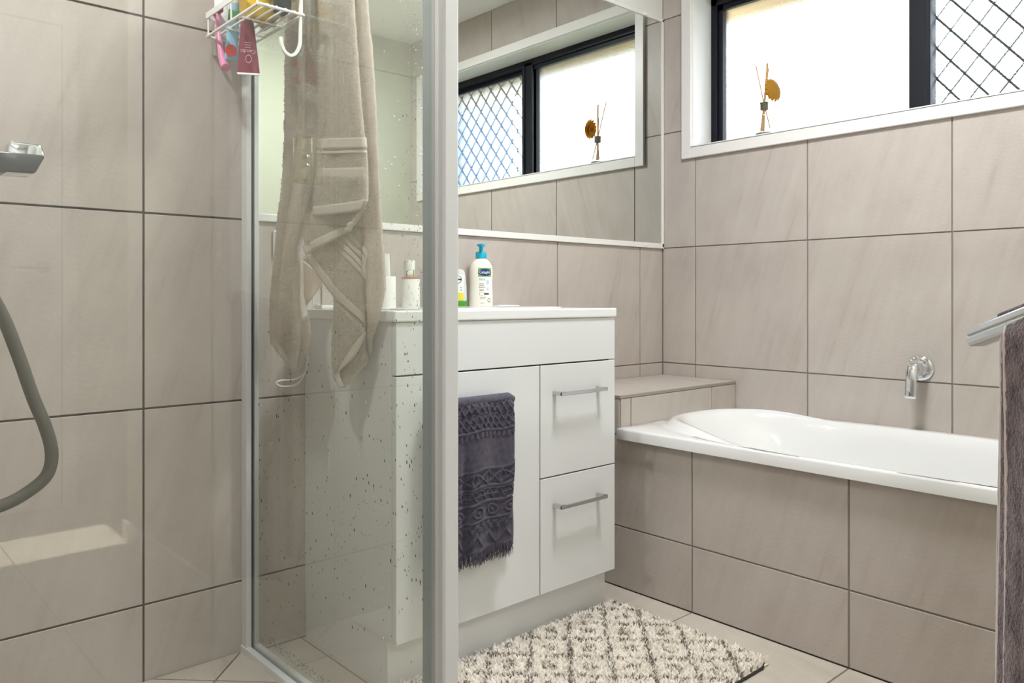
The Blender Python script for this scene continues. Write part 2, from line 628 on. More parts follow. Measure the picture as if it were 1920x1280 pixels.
# hall behind the camera (seen only as reflections in the shower glass)
wall_hall_right = MB().box(-1.63, -1.53, -2.86, PFW - 0.1, 0, CEIL).build('wall_hall_right', 'hall_paint')
tag(wall_hall_right, 'painted side wall of the hall', kind='structure')
MB().box(-1.645, -1.63, -2.87, PFW - 0.118, 0, 0.07).build('baseboard_hall', 'frame_white', wall_hall_right)
wall_hall_left = MB().box(-3.1, -3.0, -3.62, PFW - 0.1, 0, CEIL).box(-3.1, WL - 0.12, PFW - 0.1, PFW, 0, CEIL).build('wall_hall_left', 'hall_paint')
tag(wall_hall_left, 'painted far side wall of the hall', kind='structure')
wall_hall_back = MB().box(-3.1, -0.4, -3.62, -3.52, 0, CEIL).build('wall_hall_back', 'hall_paint')
tag(wall_hall_back, 'painted end wall of the hall', kind='structure')
wall_hall_end = MB().box(-0.5, -0.4, -3.52, PFW - 0.1, 0, CEIL).build('wall_hall_end', 'hall_paint')
tag(wall_hall_end, 'painted end of the side hall', kind='structure')
# ceiling with an added opening that puts a sun patch on the hall floor
SKX0, SKX1, SKY0, SKY1 = -2.9, -1.64, -2.50, -2.16      # added opening, unseen, placed to shape the sun patch
cl = MB()
cl.box(-3.1, 0.2, -3.62, SKY0, CEIL, CEIL + 0.1).box(-3.1, 0.2, SKY1, 0.14, CEIL, CEIL + 0.1)
cl.box(-3.1, SKX0, SKY0, SKY1, CEIL, CEIL + 0.1).box(SKX1, 0.2, SKY0, SKY1, CEIL, CEIL + 0.1)
ceiling = tag(cl.build('ceiling', 'ceiling_paint'), 'white ceiling with an added sun opening over the hall', kind='structure')

floor = MB().box(-3.1, 0.14, -3.62, 0.14, -0.06, -TT).build('floor', 'grout')
tag(floor, 'beige tiled floor', kind='structure')
BF = -0.648          # tiled face of the bath front
fx = [-3.0, -2.898, -2.448, -1.998, -1.548, -1.098, BF]
fy = [-3.52, -3.292, -2.842, -2.392, -1.942, -1.492, -1.042, -0.592, -0.142, 0.0]
R0 = frame_matrix((1, 0, 0), (0, 1, 0), (0, 0, 1))
for i in range(len(fx) - 1):
    for j in range(len(fy) - 1):
        x0, x1, y0, y1 = fx[i], fx[i + 1], fy[j], fy[j + 1]
        if y1 > -0.83 and x0 < -1.70:           # shower corner is tiled separately
            if x1 < -1.70:
                if y0 >= -0.83: continue
                y1 = -0.845
            else:
                if y0 >= -0.845: x0 = -1.705
                else:
                    polys = [[(x0, y0), (x1, y0), (x1, -0.845), (x0, -0.845)], [(-1.705, -0.845), (x1, -0.845), (x1, y1), (-1.705, y1)]]
                    cx_, cy_ = (x0 + x1) / 2, (y0 + y1) / 2
                    put_tile(poly_tile([[(a - cx_ + (G / 2 if a == x0 else -G / 2 if a == x1 else 0), b - cy_ + (G / 2 if b == y0 else -G / 2 if b == y1 else 0)) for a, b in p] for p in polys], TT, FTILE), floor, (cx_, cy_, -TT), R0)
                    continue
        if x1 > WL and x0 < WL and y1 > PFW: pass
        x0 += G / 2; x1 -= G / 2; y0 += G / 2; y1 -= G / 2
        if x1 - x0 < 0.02 or y1 - y0 < 0.02: continue
        put_tile(tile_mesh(x1 - x0, y1 - y0, TT, FTILE), floor, ((x0 + x1) / 2, (y0 + y1) / 2, -TT), R0)

# shower base: tiles laid on the diagonal
floor_shower = MB().box(WL, -1.708, -0.84, 0.0, -0.005, 0.006).build('floor_shower', 'dark_grout')
tag(floor_shower, 'shower floor with diagonally laid beige tiles', kind='structure')
S = 0.30
c45 = math.sqrt(0.5)
for a in range(-6, 7):
    for b in range(-6, 7):
        # local diagonal frame through the corner (-1.71, 0): p along (-1,-1), q along (1,-1)
        p0, p1 = a * S + 0.151, (a + 1) * S + 0.151
        q0, q1 = b * S, (b + 1) * S
        g = G / 2
        P4 = []
        for p, q in ((p0 + g, q0 + g), (p1 - g, q0 + g), (p1 - g, q1 - g), (p0 + g, q1 - g)):
            P4.append((-1.71 - p * c45 + q * c45, -p * c45 - q * c45))
        pc = clip_poly(P4, WL + 0.003, -1.712, -0.838, -0.003)
        if len(pc) < 3: continue
        ar = 0.5 * abs(sum(pc[i][0] * pc[(i + 1) % len(pc)][1] - pc[(i + 1) % len(pc)][0] * pc[i][1] for i in range(len(pc))))
        if ar < 0.0004: continue
        mx_ = sum(q[0] for q in pc) / len(pc); my_ = sum(q[1] for q in pc) / len(pc)
        put_tile(poly_tile([[(q[0] - mx_, q[1] - my_) for q in pc]], 0.007, FTILE), floor_shower, (mx_, my_, 0.006), R0)

# ------------------------------------------------------------------ bath surround: tiled front panel and ledge
LZ, LY = 0.590, -0.328
sur = MB().box(BF + TT, BF + 0.03, PFW, -0.0, 0, 0.458).build('wall_bath_front', 'grout')
tag(sur, 'tiled front panel of the bath', kind='structure')
led = MB().box(BF + TT, -0.0, LY + TT, 0.0, 0.459, LZ - TT).build('wall_ledge', 'grout')
tag(led, 'tiled ledge at the head of the bath', kind='structure')
tile_grid(sur, (BF + TT, 0, 0), (0, -1, 0), (0, 0, 1), (-1, 0, 0), [0.002, 0.142, 0.592, 1.042, 1.492, -PFW], [0.0, 0.188, 0.468])
tile_grid(led, (0, LY + TT, 0), (1, 0, 0), (0, 0, 1), (0, -1, 0), [BF + 0.002, -0.595, -0.152, -0.002], [0.470, LZ - 0.008])
tile_grid(led, (BF + TT, 0, 0), (0, -1, 0), (0, 0, 1), (-1, 0, 0), [0.002, 0.142, -LY - 0.002], [0.470, LZ - 0.008])
tile_grid(led, (0, 0, LZ - TT), (1, 0, 0), (0, 1, 0), (0, 0, 1), [BF + 0.004, -0.002], [LY + 0.006, -0.002])
MB().box(BF - 0.0, -0.001, LY - 0.001, LY + 0.006, LZ - 0.0085, LZ - 0.0005).box(BF - 0.001, BF + 0.006, LY, -0.002, LZ - 0.0085, LZ - 0.0005).build('edge_strip', 'silicone', led)

# ------------------------------------------------------------------ window
win = empty('window_1', (0.0, -0.886, WZ0))
tag(win, 'black framed sliding window with frosted panes and white surround', kind='structure')
AW = 0.043
for nm, a in (('architrave', (-0.014, 0.0, WY1, WY1 + AW, WZ0 - AW, WZ1 + AW)), ('architrave', (-0.014, 0.0, WY0 - AW, WY0, WZ0 - AW, WZ1 + AW)),
              ('architrave', (-0.014, 0.0, WY0, WY1, WZ1, WZ1 + AW)), ('architrave', (-0.014, 0.0, WY0, WY1, WZ0 - AW, WZ0))):
    MB().box(*a).build(nm, 'frame_white', win, bevel=0.002)
RV = 0.012
MB().box(-0.001, 0.16, WY1 - 0.004, WY1 + 0.002, WZ0, WZ1).build('reveal', 'frame_white', win)
MB().box(-0.001, 0.16, WY0 - 0.002, WY0 + 0.004, WZ0, WZ1).build('reveal', 'frame_white', win)
MB().box(-0.001, 0.16, WY0, WY1, WZ1 - 0.004, WZ1 + 0.002).build('reveal', 'frame_white', win)
MB().box(-0.014, 0.16, WY0, WY1, WZ0 - 0.004, WZ0 + 0.002).build('window_sill', 'frame_white', win)
WF = 0.117
for a in ((WF, 0.20, WY1 - 0.030, WY1, WZ0, WZ1), (WF, 0.20, WY0, WY0 + 0.030, WZ0, WZ1), (WF, 0.20, WY0, WY1, WZ1 - 0.035, WZ1), (WF, 0.20, WY0, WY1, WZ0, WZ0 + 0.030)):
    MB().box(*a).build('frame', 'black_frame', win, bevel=0.002)
MB().box(WF, 0.185, -0.945, -0.885, WZ0 + 0.02, WZ1 - 0.02).build('mullion', 'black_frame', win, bevel=0.002)
MB().box(WF - 0.006, WF + 0.01, -0.952, -0.936, WZ0 + 0.03, WZ1 - 0.03).build('sash_pull', 'black_frame', win, bevel=0.002)


def sash(ya, yb, xo):
    s_ = empty('sash', (xo, (ya + yb) / 2, WZ0 + 0.03))
    s_.parent = win
    s_.location = Vector(s_.location) - Vector(win.location)
    b = 0.020
    for a in ((xo, xo + 0.02, ya, ya + b, WZ0 + 0.03, WZ1 - 0.035), (xo, xo + 0.02, yb - b, yb, WZ0 + 0.03, WZ1 - 0.035),
              (xo, xo + 0.02, ya, yb, WZ0 + 0.03, WZ0 + 0.035), (xo, xo + 0.02, ya, yb, WZ1 - 0.055, WZ1 - 0.035)):
        MB().box(*a).build('rail', 'black_frame', s_)
    MB().box(xo + 0.006, xo + 0.011, ya + 0.01, yb - 0.01, WZ0 + 0.03, WZ1 - 0.04).build('pane', 'frosted_glass', s_)
    return s_


sash(-0.905, WY1 - 0.030, 0.128)
sash(WY0 + 0.030, -0.905, 0.150)
# diamond security grille outside the sliding sash
gr = MB()
gw, gh = 0.082, 0.098
gx = 0.192
gy0, gy1, gz0, gz1 = WY0 + 0.02, -0.93, WZ0 + 0.02, WZ1 - 0.02
k = -12
def seg_clip(p, q):
    pc = [p, q]
    t0, t1 = 0.0, 1.0
    d = (q[0] - p[0], q[1] - p[1])
    for o_, dd, lo, hi in ((p[0], d[0], gy0, gy1), (p[1], d[1], gz0, gz1)):
        a, b = (lo - o_) / dd, (hi - o_) / dd
        if a > b: a, b = b, a
        t0, t1 = max(t0, a), min(t1, b)
    return (t0, t1) if t1 > t0 + 1e-4 else None
for k in range(-16, 17):
    for s_ in (1, -1):
        p = (gy0 + k * gw, gz0 - 0.2) if s_ == 1 else (gy1 - k * gw, gz0 - 0.2)
        q = (p[0] + s_ * gw * 12, p[1] + gh * 12)
        tt = seg_clip(p, q)
        if tt:
            a = [(gx, p[0] + (q[0] - p[0]) * t, p[1] + (q[1] - p[1]) * t) for t in tt]
            gr.tube(a, 0.0042, 6)
gr.build('security_grille', 'grille_metal', win)

# ------------------------------------------------------------------ outside: eave, ground, and a wall added to turn the mirrored pane blue
tag(MB().box(0.22, 0.78, -4.5, 2.5, 2.20, 2.24).box(0.76, 0.80, -4.5, 2.5, 2.16, 2.36).build('eave', 'soffit'), 'cream eave over the window', kind='structure')
tag(MB().box(0.22, 30, -20, 20, -0.5, -0.4).build('ground', 'ground_out'), 'pale paved ground outside', kind='structure')
tag(MB().box(0.24, 1.95, -3.2, -3.05, -0.4, 3.4).build('wall_added_blue', 'added_wall_paint'), 'added blue grey wall outside, unseen, colouring the mirrored pane', kind='structure')

# ------------------------------------------------------------------ hall door (seen in reflection)
dr = empty('door_1', (-2.12, -3.50, 0)); tag(dr, 'white flush door at the end of the hall', kind='structure')
MB().box(-2.53, -1.715, -3.52, -3.485, 0.012, 2.04).build('door_leaf', 'frame_white', dr, bevel=0.002)
MB().box(-1.71, -1.655, -3.52, -3.475, 0, 2.10).build('door_casing', 'frame_white', dr)
MB().box(-2.59, -2.535, -3.52, -3.475, 0, 2.10).build('door_casing', 'frame_white', dr)
MB().box(-2.535, -1.71, -3.52, -3.475, 2.045, 2.10).build('door_casing', 'frame_white', dr)
h_ = MB().disc_axis((-1.78, -3.485, 1.02), (0, 1, 0), [(0.026, 0), (0.026, 0.006), (0.01, 0.008), (0.01, 0.04)]).tube([(-1.78, -3.448, 1.02), (-1.90, -3.448, 1.02)], 0.008)
h_.build('door_handle', 'brushed', dr, smooth=True)

# ------------------------------------------------------------------ unseen ceiling lamps added to brighten room, hall and shower
lamp = empty('fill_lamp_room', (-1.02, -1.0, CEIL))
tag(lamp, 'added round ceiling lamp, unseen, brightening the bathroom', 'lamp')
MB().lathe((-1.02, -1.0, CEIL - 0.05), [(0.17, 0.05), (0.17, 0.015), (0.165, 0.0), (0.16, 0.0), (0.16, 0.05)], 40).build('rim', 'frame_white', lamp, smooth=True)
MB().lathe((-1.02, -1.0, CEIL - 0.045), [(0.158, 0.04), (0.158, 0.0), (0.1, -0.004), (0.001, -0.005)], 40).build('diffuser', 'fill_diffuser', lamp, smooth=True)
la = bpy.data.lights.new('fill_light_room', 'AREA'); la.shape = 'DISK'; la.size = 0.31; la.energy = 28; la.color = (0.97, 0.985, 1.0)
lo_ = bpy.data.objects.new('fill_light_room', la); col.objects.link(lo_); lo_.parent = lamp; lo_.location = (0, 0, -0.054)

hl = empty('fill_lamp_hall', (-2.25, -2.95, CEIL))  # invented lamp, lifts the light coming through the doorway
tag(hl, 'added round hall lamp, unseen, brightening through the doorway', 'lamp')
MB().lathe((-2.25, -2.95, CEIL - 0.05), [(0.14, 0.05), (0.14, 0.015), (0.135, 0.0), (0.13, 0.0), (0.13, 0.05)], 40).build('rim', 'frame_white', hl, smooth=True)
MB().lathe((-2.25, -2.95, CEIL - 0.045), [(0.128, 0.04), (0.128, 0.0), (0.1, -0.004), (0.001, -0.005)], 40).build('diffuser', 'fill_diffuser', hl, smooth=True)
lb = bpy.data.lights.new('fill_light_hall', 'AREA'); lb.shape = 'DISK'; lb.size = 0.25; lb.energy = 13; lb.color = (0.97, 0.985, 1.0)
lbo = bpy.data.objects.new('fill_light_hall', lb); col.objects.link(lbo); lbo.parent = hl; lbo.location = (0, 0, -0.054)

sl = empty('fill_lamp_shower', (-2.36, -0.5, CEIL))  # invented source, brightens the towels and the vanity side
tag(sl, 'added small downlight, unseen, brightening the shower and towels', 'lamp')
MB().lathe((-2.36, -0.5, CEIL - 0.006), [(0.045, 0.0), (0.055, 0.002), (0.056, 0.006)], 32).build('rim', 'frame_white', sl, smooth=True)
MB().lathe((-2.36, -0.5, CEIL - 0.005), [(0.044, 0.005), (0.044, 0.0), (0.001, -0.001)], 28).build('lens', 'fill_diffuser', sl, smooth=True)
lc = bpy.data.lights.new('fill_light_shower', 'AREA'); lc.shape = 'DISK'; lc.size = 0.09; lc.energy = 13; lc.color = (0.97, 0.985, 1.0)
lco = bpy.data.objects.new('fill_light_shower', lc); col.objects.link(lco); lco.parent = sl; lco.location = (0, 0, -0.008)

# ------------------------------------------------------------------ vanity cabinet
VX0, VX1, VF = -1.538, -0.794, -0.431
van = empty('vanity_cabinet', ((VX0 + VX1) / 2, -0.21, 0))
tag(van, 'glossy white bathroom vanity cabinet with two drawers and a door', 'cabinet')
MB().box(VX0, VX1, VF + 0.019, -0.001, 0.1165, 0.838).build('body', 'gloss_white', van, bevel=0.001)
MB().box(VX0 + 0.002, VX1 - 0.0005, -0.393, -0.002, 0.0, 0.1165).build('kickboard', 'gloss_white', van)
g_ = 0.0018
MB().box(VX0 + 0.008, VX1 - 0.008, VF + 0.0188, VF + 0.016, 0.13, 0.83).build('shadow_gap', 'cabinet_shadow', van)


def handle(parent, xa, xb, z):
    mb = MB()
    y0 = VF
    mb.box(xa, xb, y0 - 0.034, y0 - 0.028, z - 0.005, z + 0.005)
    for xx, sgn in ((xa, 1), (xb, -1)):
        mb.prism([(xx, y0 - 0.0335), (xx + sgn * 0.022, y0 - 0.0335), (xx + sgn * 0.014, y0 - 0.024), (xx + sgn * 0.012, y0), (xx, y0)], 'z', z - 0.005, z + 0.005)
    return mb.build('handle', 'satin_chrome', parent, bevel=0.0012)


pn = MB().box(VX0, VX1, VF, VF + 0.017, 0.717 + g_, 0.837).build('front_panel', 'gloss_white', van, bevel=0.0012)
DX = -1.092
d1 = MB().box(DX + g_, VX1, VF, VF + 0.017, 0.4185 + g_, 0.717 - g_).build('drawer', 'gloss_white', van, bevel=0.0012)
handle(d1, -1.045, -0.862, 0.640)
d2 = MB().box(DX + g_, VX1, VF, VF + 0.017, 0.1165, 0.4185 - g_).build('drawer', 'gloss_white', van, bevel=0.0012)
handle(d2, -1.045, -0.862, 0.342)
dd = MB().box(VX0, DX - g_, VF, VF + 0.017, 0.1165, 0.717 - g_).build('door', 'gloss_white', van, bevel=0.0012)
handle(dd, -1.43, -1.247, 0.640)

BZ = 0.864
bt = MB().box(VX0 - 0.007, VX1 + 0.004, VF - 0.005, -0.001, 0.838, BZ)
bench = tag(bt.build('benchtop', 'bench_white', bevel=0.004, bseg=3), 'white vanity bench top holding the bottles', 'benchtop')
# shallow basin rim set on the top
bs = MB()
R_ = []
for (ax, ay, z) in ((0.275, 0.135, BZ), (0.277, 0.137, BZ + 0.0035), (0.268, 0.128, BZ + 0.0045), (0.255, 0.118, BZ + 0.003), (0.2, 0.09, BZ + 0.0015), (0.02, 0.01, BZ + 0.001)):
    R_.append([(-1.205 + ax * (abs(math.cos(t)) ** 0.4) * (1 if math.cos(t) >= 0 else -1), -0.262 + ay * (abs(math.sin(t)) ** 0.4) * (1 if math.sin(t) >= 0 else -1), z) for t in [2 * math.pi * k / 64 for k in range(64)]])
bs.rings(R_).build('basin_rim', 'bench_white', bench, smooth=True)

# basin mixer, mostly behind the shower post
tp = empty('basin_tap', (-1.205, -0.085, BZ)); tag(tp, 'chrome basin tap half hidden behind the shower post', 'tap')
MB().lathe((-1.205, -0.085, BZ), [(0.026, 0), (0.026, 0.004), (0.021, 0.006), (0.021, 0.095), (0.019, 0.1)], 24).build('body', 'chrome', tp, smooth=True)
MB().tube([(-1.205, -0.09, BZ + 0.06), (-1.205, -0.15, BZ + 0.075), (-1.205, -0.2, BZ + 0.07)], 0.012, 12).build('spout', 'chrome', tp, smooth=True)
MB().prism([(-1.217, -0.16), (-1.193, -0.16), (-1.188, -0.07), (-1.222, -0.07)], 'z', BZ + 0.1, BZ + 0.11).build('lever', 'chrome', tp, bevel=0.003)

# ------------------------------------------------------------------ mirror
MZ0, MZ1, MX0, MX1 = 1.090, 1.988, -1.674, -0.003
mir = empty('wall_mirror', ((MX0 + MX1) / 2, 0, MZ0)); tag(mir, 'wide white edged mirror above the vanity', 'mirror')
MB().box(MX0, MX1 - 0.006, -0.006, -0.0005, MZ0 + 0.002, MZ1 - 0.002).build('mirror_glass', 'mirror_glass', mir)
for a in ((MX0, MX1, -0.010, -0.0005, MZ0 - 0.004, MZ0 + 0.016), (MX0, MX1, -0.010, -0.0005, MZ1 - 0.012, MZ1 + 0.003), (MX1 - 0.012, MX1, -0.010, -0.0005, MZ0, MZ1)):
    MB().box(*a).build('edge_strip', 'frame_white', mir, bevel=0.002)
for x_, z_ in ((-0.12, MZ0 + 0.006), (-0.12, MZ1 - 0.005)):
    MB().disc_axis((x_, -0.010, z_), (0, -1, 0), [(0.006, 0), (0.006, 0.003), (0.003, 0.005)], 12).build('screw_cap', 'plastic_white', mir, smooth=True)

# ------------------------------------------------------------------ bath tub
cx0, cy0, axx, ayy = -0.342, -1.045, 0.300, 0.655
ox0, ox1, oy0, oy1 = -0.668, -0.001, PFW + 0.002, LY - 0.002
NT = 160
TZ = 0.494


def smooth01(a, b, x):
    t = max(0.0, min(1.0, (x - a) / (b - a)))
    return t * t * (3 - 2 * t)


def inner(t, sc, ysh=0.0, ex=2.7):
    c, s_ = math.cos(t), math.sin(t)
    x = cx0 + axx * sc * (1 if c >= 0 else -1) * abs(c) ** (2 / ex)
    y = cy0 + ayy * sc * (1 if s_ >= 0 else -1) * abs(s_) ** (2 / ex)
    return x, y


def outer(t, ins):
    c, s_ = math.cos(t), math.sin(t)
    a = (ox1 - ins - cx0) if c > 0 else (cx0 - ox0 - ins)
    b = (oy1 - ins - cy0) if s_ > 0 else (cy0 - oy0 - ins)
    k_ = 1 / max(abs(c) / (axx * 1.11), abs(s_) / (ayy * 1.07), 1e-6)
    u = max(-1, min(1, c * k_ / (axx * 1.11))); w = max(-1, min(1, s_ * k_ / (ayy * 1.07)))
    return cx0 + a * u, cy0 + b * w


ths = [2 * math.pi * k / NT for k in range(NT)]
# snap to the four corner angles
ca_ = math.atan2(ayy * 1.07, axx * 1.11)
for q in (ca_, math.pi - ca_, math.pi + ca_, 2 * math.pi - ca_):
    i_ = min(range(NT), key=lambda i: abs(ths[i] - q)); ths[i_] = q


def headrise(y):
    return 0.026 * smooth01(-0.76, -0.50, y)


rings = []
for ins, z in ((0.0, TZ - 0.034), (0.0, TZ - 0.007), (0.002, TZ - 0.002), (0.007, TZ)):
    rings.append([(*outer(t, ins), z) for t in ths])
for sc, dz, hr, ys in ((1.10, 0.0, 0.0, 0), (1.055, 0.0, 0.25, 0), (1.025, -0.0006, 0.9, 0), (0.995, -0.003, 1.0, 0), (0.975, -0.013, 0.9, -0.003), (0.95, -0.035, 0.6, -0.012),
                       (0.925, -0.10, 0.3, -0.04), (0.895, -0.20, 0.1, -0.09), (0.85, -0.30, 0, -0.14), (0.78, -0.355, 0, -0.16), (0.66, -0.378, 0, -0.16), (0.4, -0.388, 0, -0.14), (0.05, -0.39, 0, -0.14)):
    rg = []
    for t in ths:
        x, y = inner(t, sc)
        if sc > 1.0:
            ci = {1.10: 0.009, 1.055: 0.014, 1.025: 0.020}[sc]       # keep the rim ring inside the outer edge
            x = max(ox0 + ci, min(ox1 - ci, x)); y = max(oy0 + ci, min(oy1 - ci, y))
        hz = headrise(y) * hr
        y2 = y + ys * smooth01(-1.3, -0.4, y)
        rg.append((x, y2, TZ + dz + hz))
    rings.append(rg)
tub = MB().rings(rings, cap=False)
tub.add([rings[-1][k] for k in range(NT)], [tuple(range(NT))])
bath = tub.build('bathtub', 'acrylic', smooth=True)
bath.modifiers.clear()
tag(bath, 'white acrylic bathtub with raised headrest under the window', 'bathtub')

# ------------------------------------------------------------------ bath mixer on the wall
bmx = empty('bath_mixer', (0, -0.965, 0.679)); tag(bmx, 'chrome wall mixer tap with hanging lever above the bath', 'tap')
MB().disc_axis((0, -0.965, 0.679), (-1, 0, 0), [(0.039, 0.0), (0.039, 0.003), (0.036, 0.007), (0.026, 0.009), (0.001, 0.009)], 40).build('wall_plate', 'chrome', bmx, smooth=True)
MB().disc_axis((0, -0.965, 0.679), (-1, 0, 0), [(0.023, 0.008), (0.023, 0.019), (0.0212, 0.0195), (0.0212, 0.0215), (0.023, 0.022), (0.023, 0.033), (0.0212, 0.0335), (0.0212, 0.0355), (0.023, 0.036), (0.022, 0.052), (0.018, 0.058), (0.001, 0.058)], 36).build('body', 'chrome', bmx, smooth=True)
lv = [(-0.050, 0.700), (-0.066, 0.702), (-0.074, 0.692), (-0.079, 0.640), (-0.084, 0.598), (-0.076, 0.590), (-0.070, 0.610), (-0.064, 0.645), (-0.052, 0.658)]
MB().prism(lv, 'y', -0.965 - 0.0165, -0.965 + 0.0165).build('lever', 'chrome', bmx, bevel=0.005, bseg=3, smooth=True)

# ------------------------------------------------------------------ shower screen
scr = empty('shower_screen', (-1.69, -0.41, 0))
tag(scr, 'framed glass shower screen with white corner post', 'shower screen')
PYF = -0.836                      # front of the corner post
SH = 1.95
post = MB()
post.prism([(-1.711, PYF + 0.004), (-1.707, PYF), (-1.681, PYF), (-1.677, PYF + 0.004), (-1.677, PYF + 0.026), (-1.711, PYF + 0.026)], 'z', 0.0, SH)
post.build('corner_post', 'alu_white', scr, bevel=0.001)
# side pane with its channels
sp = MB().box(GX - 0.003, GX + 0.003, -0.795, -0.012, 0.030, SH - 0.02).build('side_pane', 'shower_glass', scr)
MB().box(-1.708, -1.678, PYF + 0.026, PYF + 0.040, 0.02, SH).build('pane_channel', 'alu_grey', scr, bevel=0.001)
MB().box(GX - 0.0075, GX + 0.0075, PYF + 0.040, PYF + 0.052, 0.03, SH).build('seal', 'seal_dark', scr)
MB().box(GX - 0.010, GX + 0.010, PYF + 0.044, PYF + 0.075, 0.03, SH).build('pane_channel', 'seal_grey', scr, bevel=0.001)
wc = MB().box(-1.710, -1.6965, -0.030, -0.0005, 0.012, SH).box(-1.6875, -1.676, -0.026, -0.0005, 0.012, SH).box(-1.700, -1.684, -0.012, -0.0005, 0.012, SH)
wc.build('wall_channel', 'alu_white', scr, bevel=0.0012)
MB().box(-1.6968, -1.6955, -0.031, -0.010, 0.03, SH).build('seal', 'seal_dark', scr)
rl = MB().box(-1.713, -1.6975, -0.812, -0.0005, 0.004, 0.030).box(-1.6865, -1.672, -0.812, -0.0005, 0.004, 0.030)
rl.build('bottom_rail', 'alu_white', scr, bevel=0.0015)
MB().box(-1.6975, -1.6865, -0.812, -0.0305, 0.004, 0.024).build('seal', 'seal_grey', scr)
MB().box(-1.709, -1.675, -0.812, -0.0005, SH - 0.02, SH).build('top_rail', 'alu_white', scr, bevel=0.001)
# front pane (fixed glass and door leaf in one plane)
FY = -0.823
MB().box(WL + 0.02, -1.7135, FY - 0.003, FY + 0.003, 0.032, SH - 0.02).build('front_pane', 'shower_glass', scr)
MB().box(WL + 0.0, -1.711, FY - 0.012, FY + 0.012, 0.004, 0.032).build('front_rail', 'alu_white', scr, bevel=0.001)
MB().box(WL + 0.0, -1.711, FY - 0.012, FY + 0.012, SH - 0.02, SH).build('front_rail', 'alu_white', scr, bevel=0.001)
MB().box(WL + 0.0, WL + 0.02, FY - 0.012, FY + 0.012, 0.032, SH - 0.02).build('front_channel', 'alu_white', scr, bevel=0.001)
# clear door pull
hp = MB()
thin_glass('clear_plastic', (0.93, 0.92, 0.89), 1.5)
c_ = pY(560, 300, FY)
hp.box(c_.x - 0.012, c_.x + 0.012, FY - 0.022, FY - 0.0035, c_.z - 0.034, c_.z + 0.034)
hp.build('door_pull', 'clear_plastic', scr, bevel=0.003)
hq = MB().box(c_.x - 0.006, c_.x + 0.042, FY + 0.0035, FY + 0.008, c_.z - 0.034, c_.z + 0.034).build('pull_plate', 'clear_plastic', scr, bevel=0.002)
for dz in (0.006, -0.007):
    MB().disc_axis((c_.x + 0.012, FY - 0.004, c_.z + dz), (0, -1, 0), [(0.003, 0), (0.003, 0.003), (0.001, 0.004)], 10).build('screw', 'satin_chrome', scr, smooth=True)
# water drops on the side pane
dv = MB()


def drop(p, ry, rz, rx):
    x, y, z = p
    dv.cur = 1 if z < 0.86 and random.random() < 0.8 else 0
    vs_ = [(x - rx, y, z)]
    for k in range(6):
        a = math.pi * k / 3
        vs_.append((x, y + ry * math.cos(a), z + rz * math.sin(a)))
    dv.add(vs_, [(0, 1 + k, 1 + (k + 1) % 6) for k in range(6)] + [(6, 5, 4, 3, 2, 1)])


def pane_drop(x, y, s_, el):
    p = pX(x, y, GX - 0.0032)
    if -0.79 < p.y < -0.03 and 0.03 < p.z < 1.9:
        drop(p, s_, s_ * el, s_ * 0.7)


for _ in range(520):
    x = random.uniform(485, 795); y = random.triangular(560, 1270, 1000)
    pane_drop(x, y, random.choice([0.0008, 0.0010, 0.0012, 0.0015, 0.0020]), random.uniform(1.1, 2.4))
for _ in range(260):
    x = 795 - abs(random.gauss(0, 28)); y = random.uniform(0, 620)
    pane_drop(x, y, random.choice([0.0009, 0.0012, 0.0016, 0.002]), random.uniform(0.9, 1.5))
for _ in range(60):
    pane_drop(random.uniform(480, 795), random.uniform(300, 700), random.choice([0.001, 0.0014]), 1.4)
for _ in range(240):
    y = random.uniform(1190, 1279)
    x = 478 + (y - 1190) * 1.32 + random.uniform(0, 26)
    pane_drop(x, y, random.choice([0.0008, 0.0011, 0.0014]), random.uniform(1, 2))
dro = dv.build('water_drops', ['water', 'water_darkened'], scr, recalc=False)
tag(dro, 'water drops, the lower ones darkened in colour', kind='stuff')

# ------------------------------------------------------------------ hand shower and hose
hs = empty('hand_shower', pY(20, 300, -0.46)); tag(hs, 'chrome hand shower head poking in at the left edge', 'shower head')
q0 = pY(-60, 296, -0.46); q1 = pY(30, 300, -0.46); q2 = pY(76, 303, -0.46)
hm = MB()
w_ = 0.030; zt = 0.024
hm.prism([(q1.x - 0.02, q1.z - zt), (q2.x - 0.012, q2.z - zt), (q2.x, q2.z + 0.002), (q2.x - 0.002, q2.z + 0.018), (q2.x - 0.008, q2.z + zt), (q1.x - 0.012, q1.z + zt + 0.002), (q1.x - 0.018, q1.z + zt - 0.008)], 'y', -0.46 - w_, -0.46 + w_)
hm.build('spray_head', 'chrome', hs, bevel=0.004, bseg=3, smooth=True)
mat('underside_grey', (96, 96, 98), 0.25)  # dark reflection under the chrome head, put in as a grey body
MB().prism([(q1.x - 0.03, q1.z - zt), (q2.x - 0.014, q2.z - zt), (q2.x - 0.001, q2.z + 0.002), (q2.x - 0.001, q2.z + 0.006), (q1.x - 0.03, q1.z + 0.006)], 'y', -0.46 - w_ - 0.004, -0.46 + w_ - 0.002).build('dark_underside', 'underside_grey', hs, bevel=0.003, bseg=2, smooth=True)
MB().tube([(WL + 0.03, -0.46, q0.z - 0.02), q0 + Vector((0, 0, -0.008)), q1 + Vector((-0.01, 0, -0.004))], [0.012, 0.013, 0.014], 14).build('handle', 'chrome', hs, smooth=True)
MB().lathe((WL + 0.03, -0.46, 0.65), [(0.010, 0), (0.010, 1.1)], 14).build('slide_rail', 'chrome', hs, smooth=True)
for z_ in (0.66, 1.70):
    MB().box(WL + 0.0005, WL + 0.03, -0.47, -0.45, z_, z_ + 0.02).build('rail_bracket', 'chrome', hs)
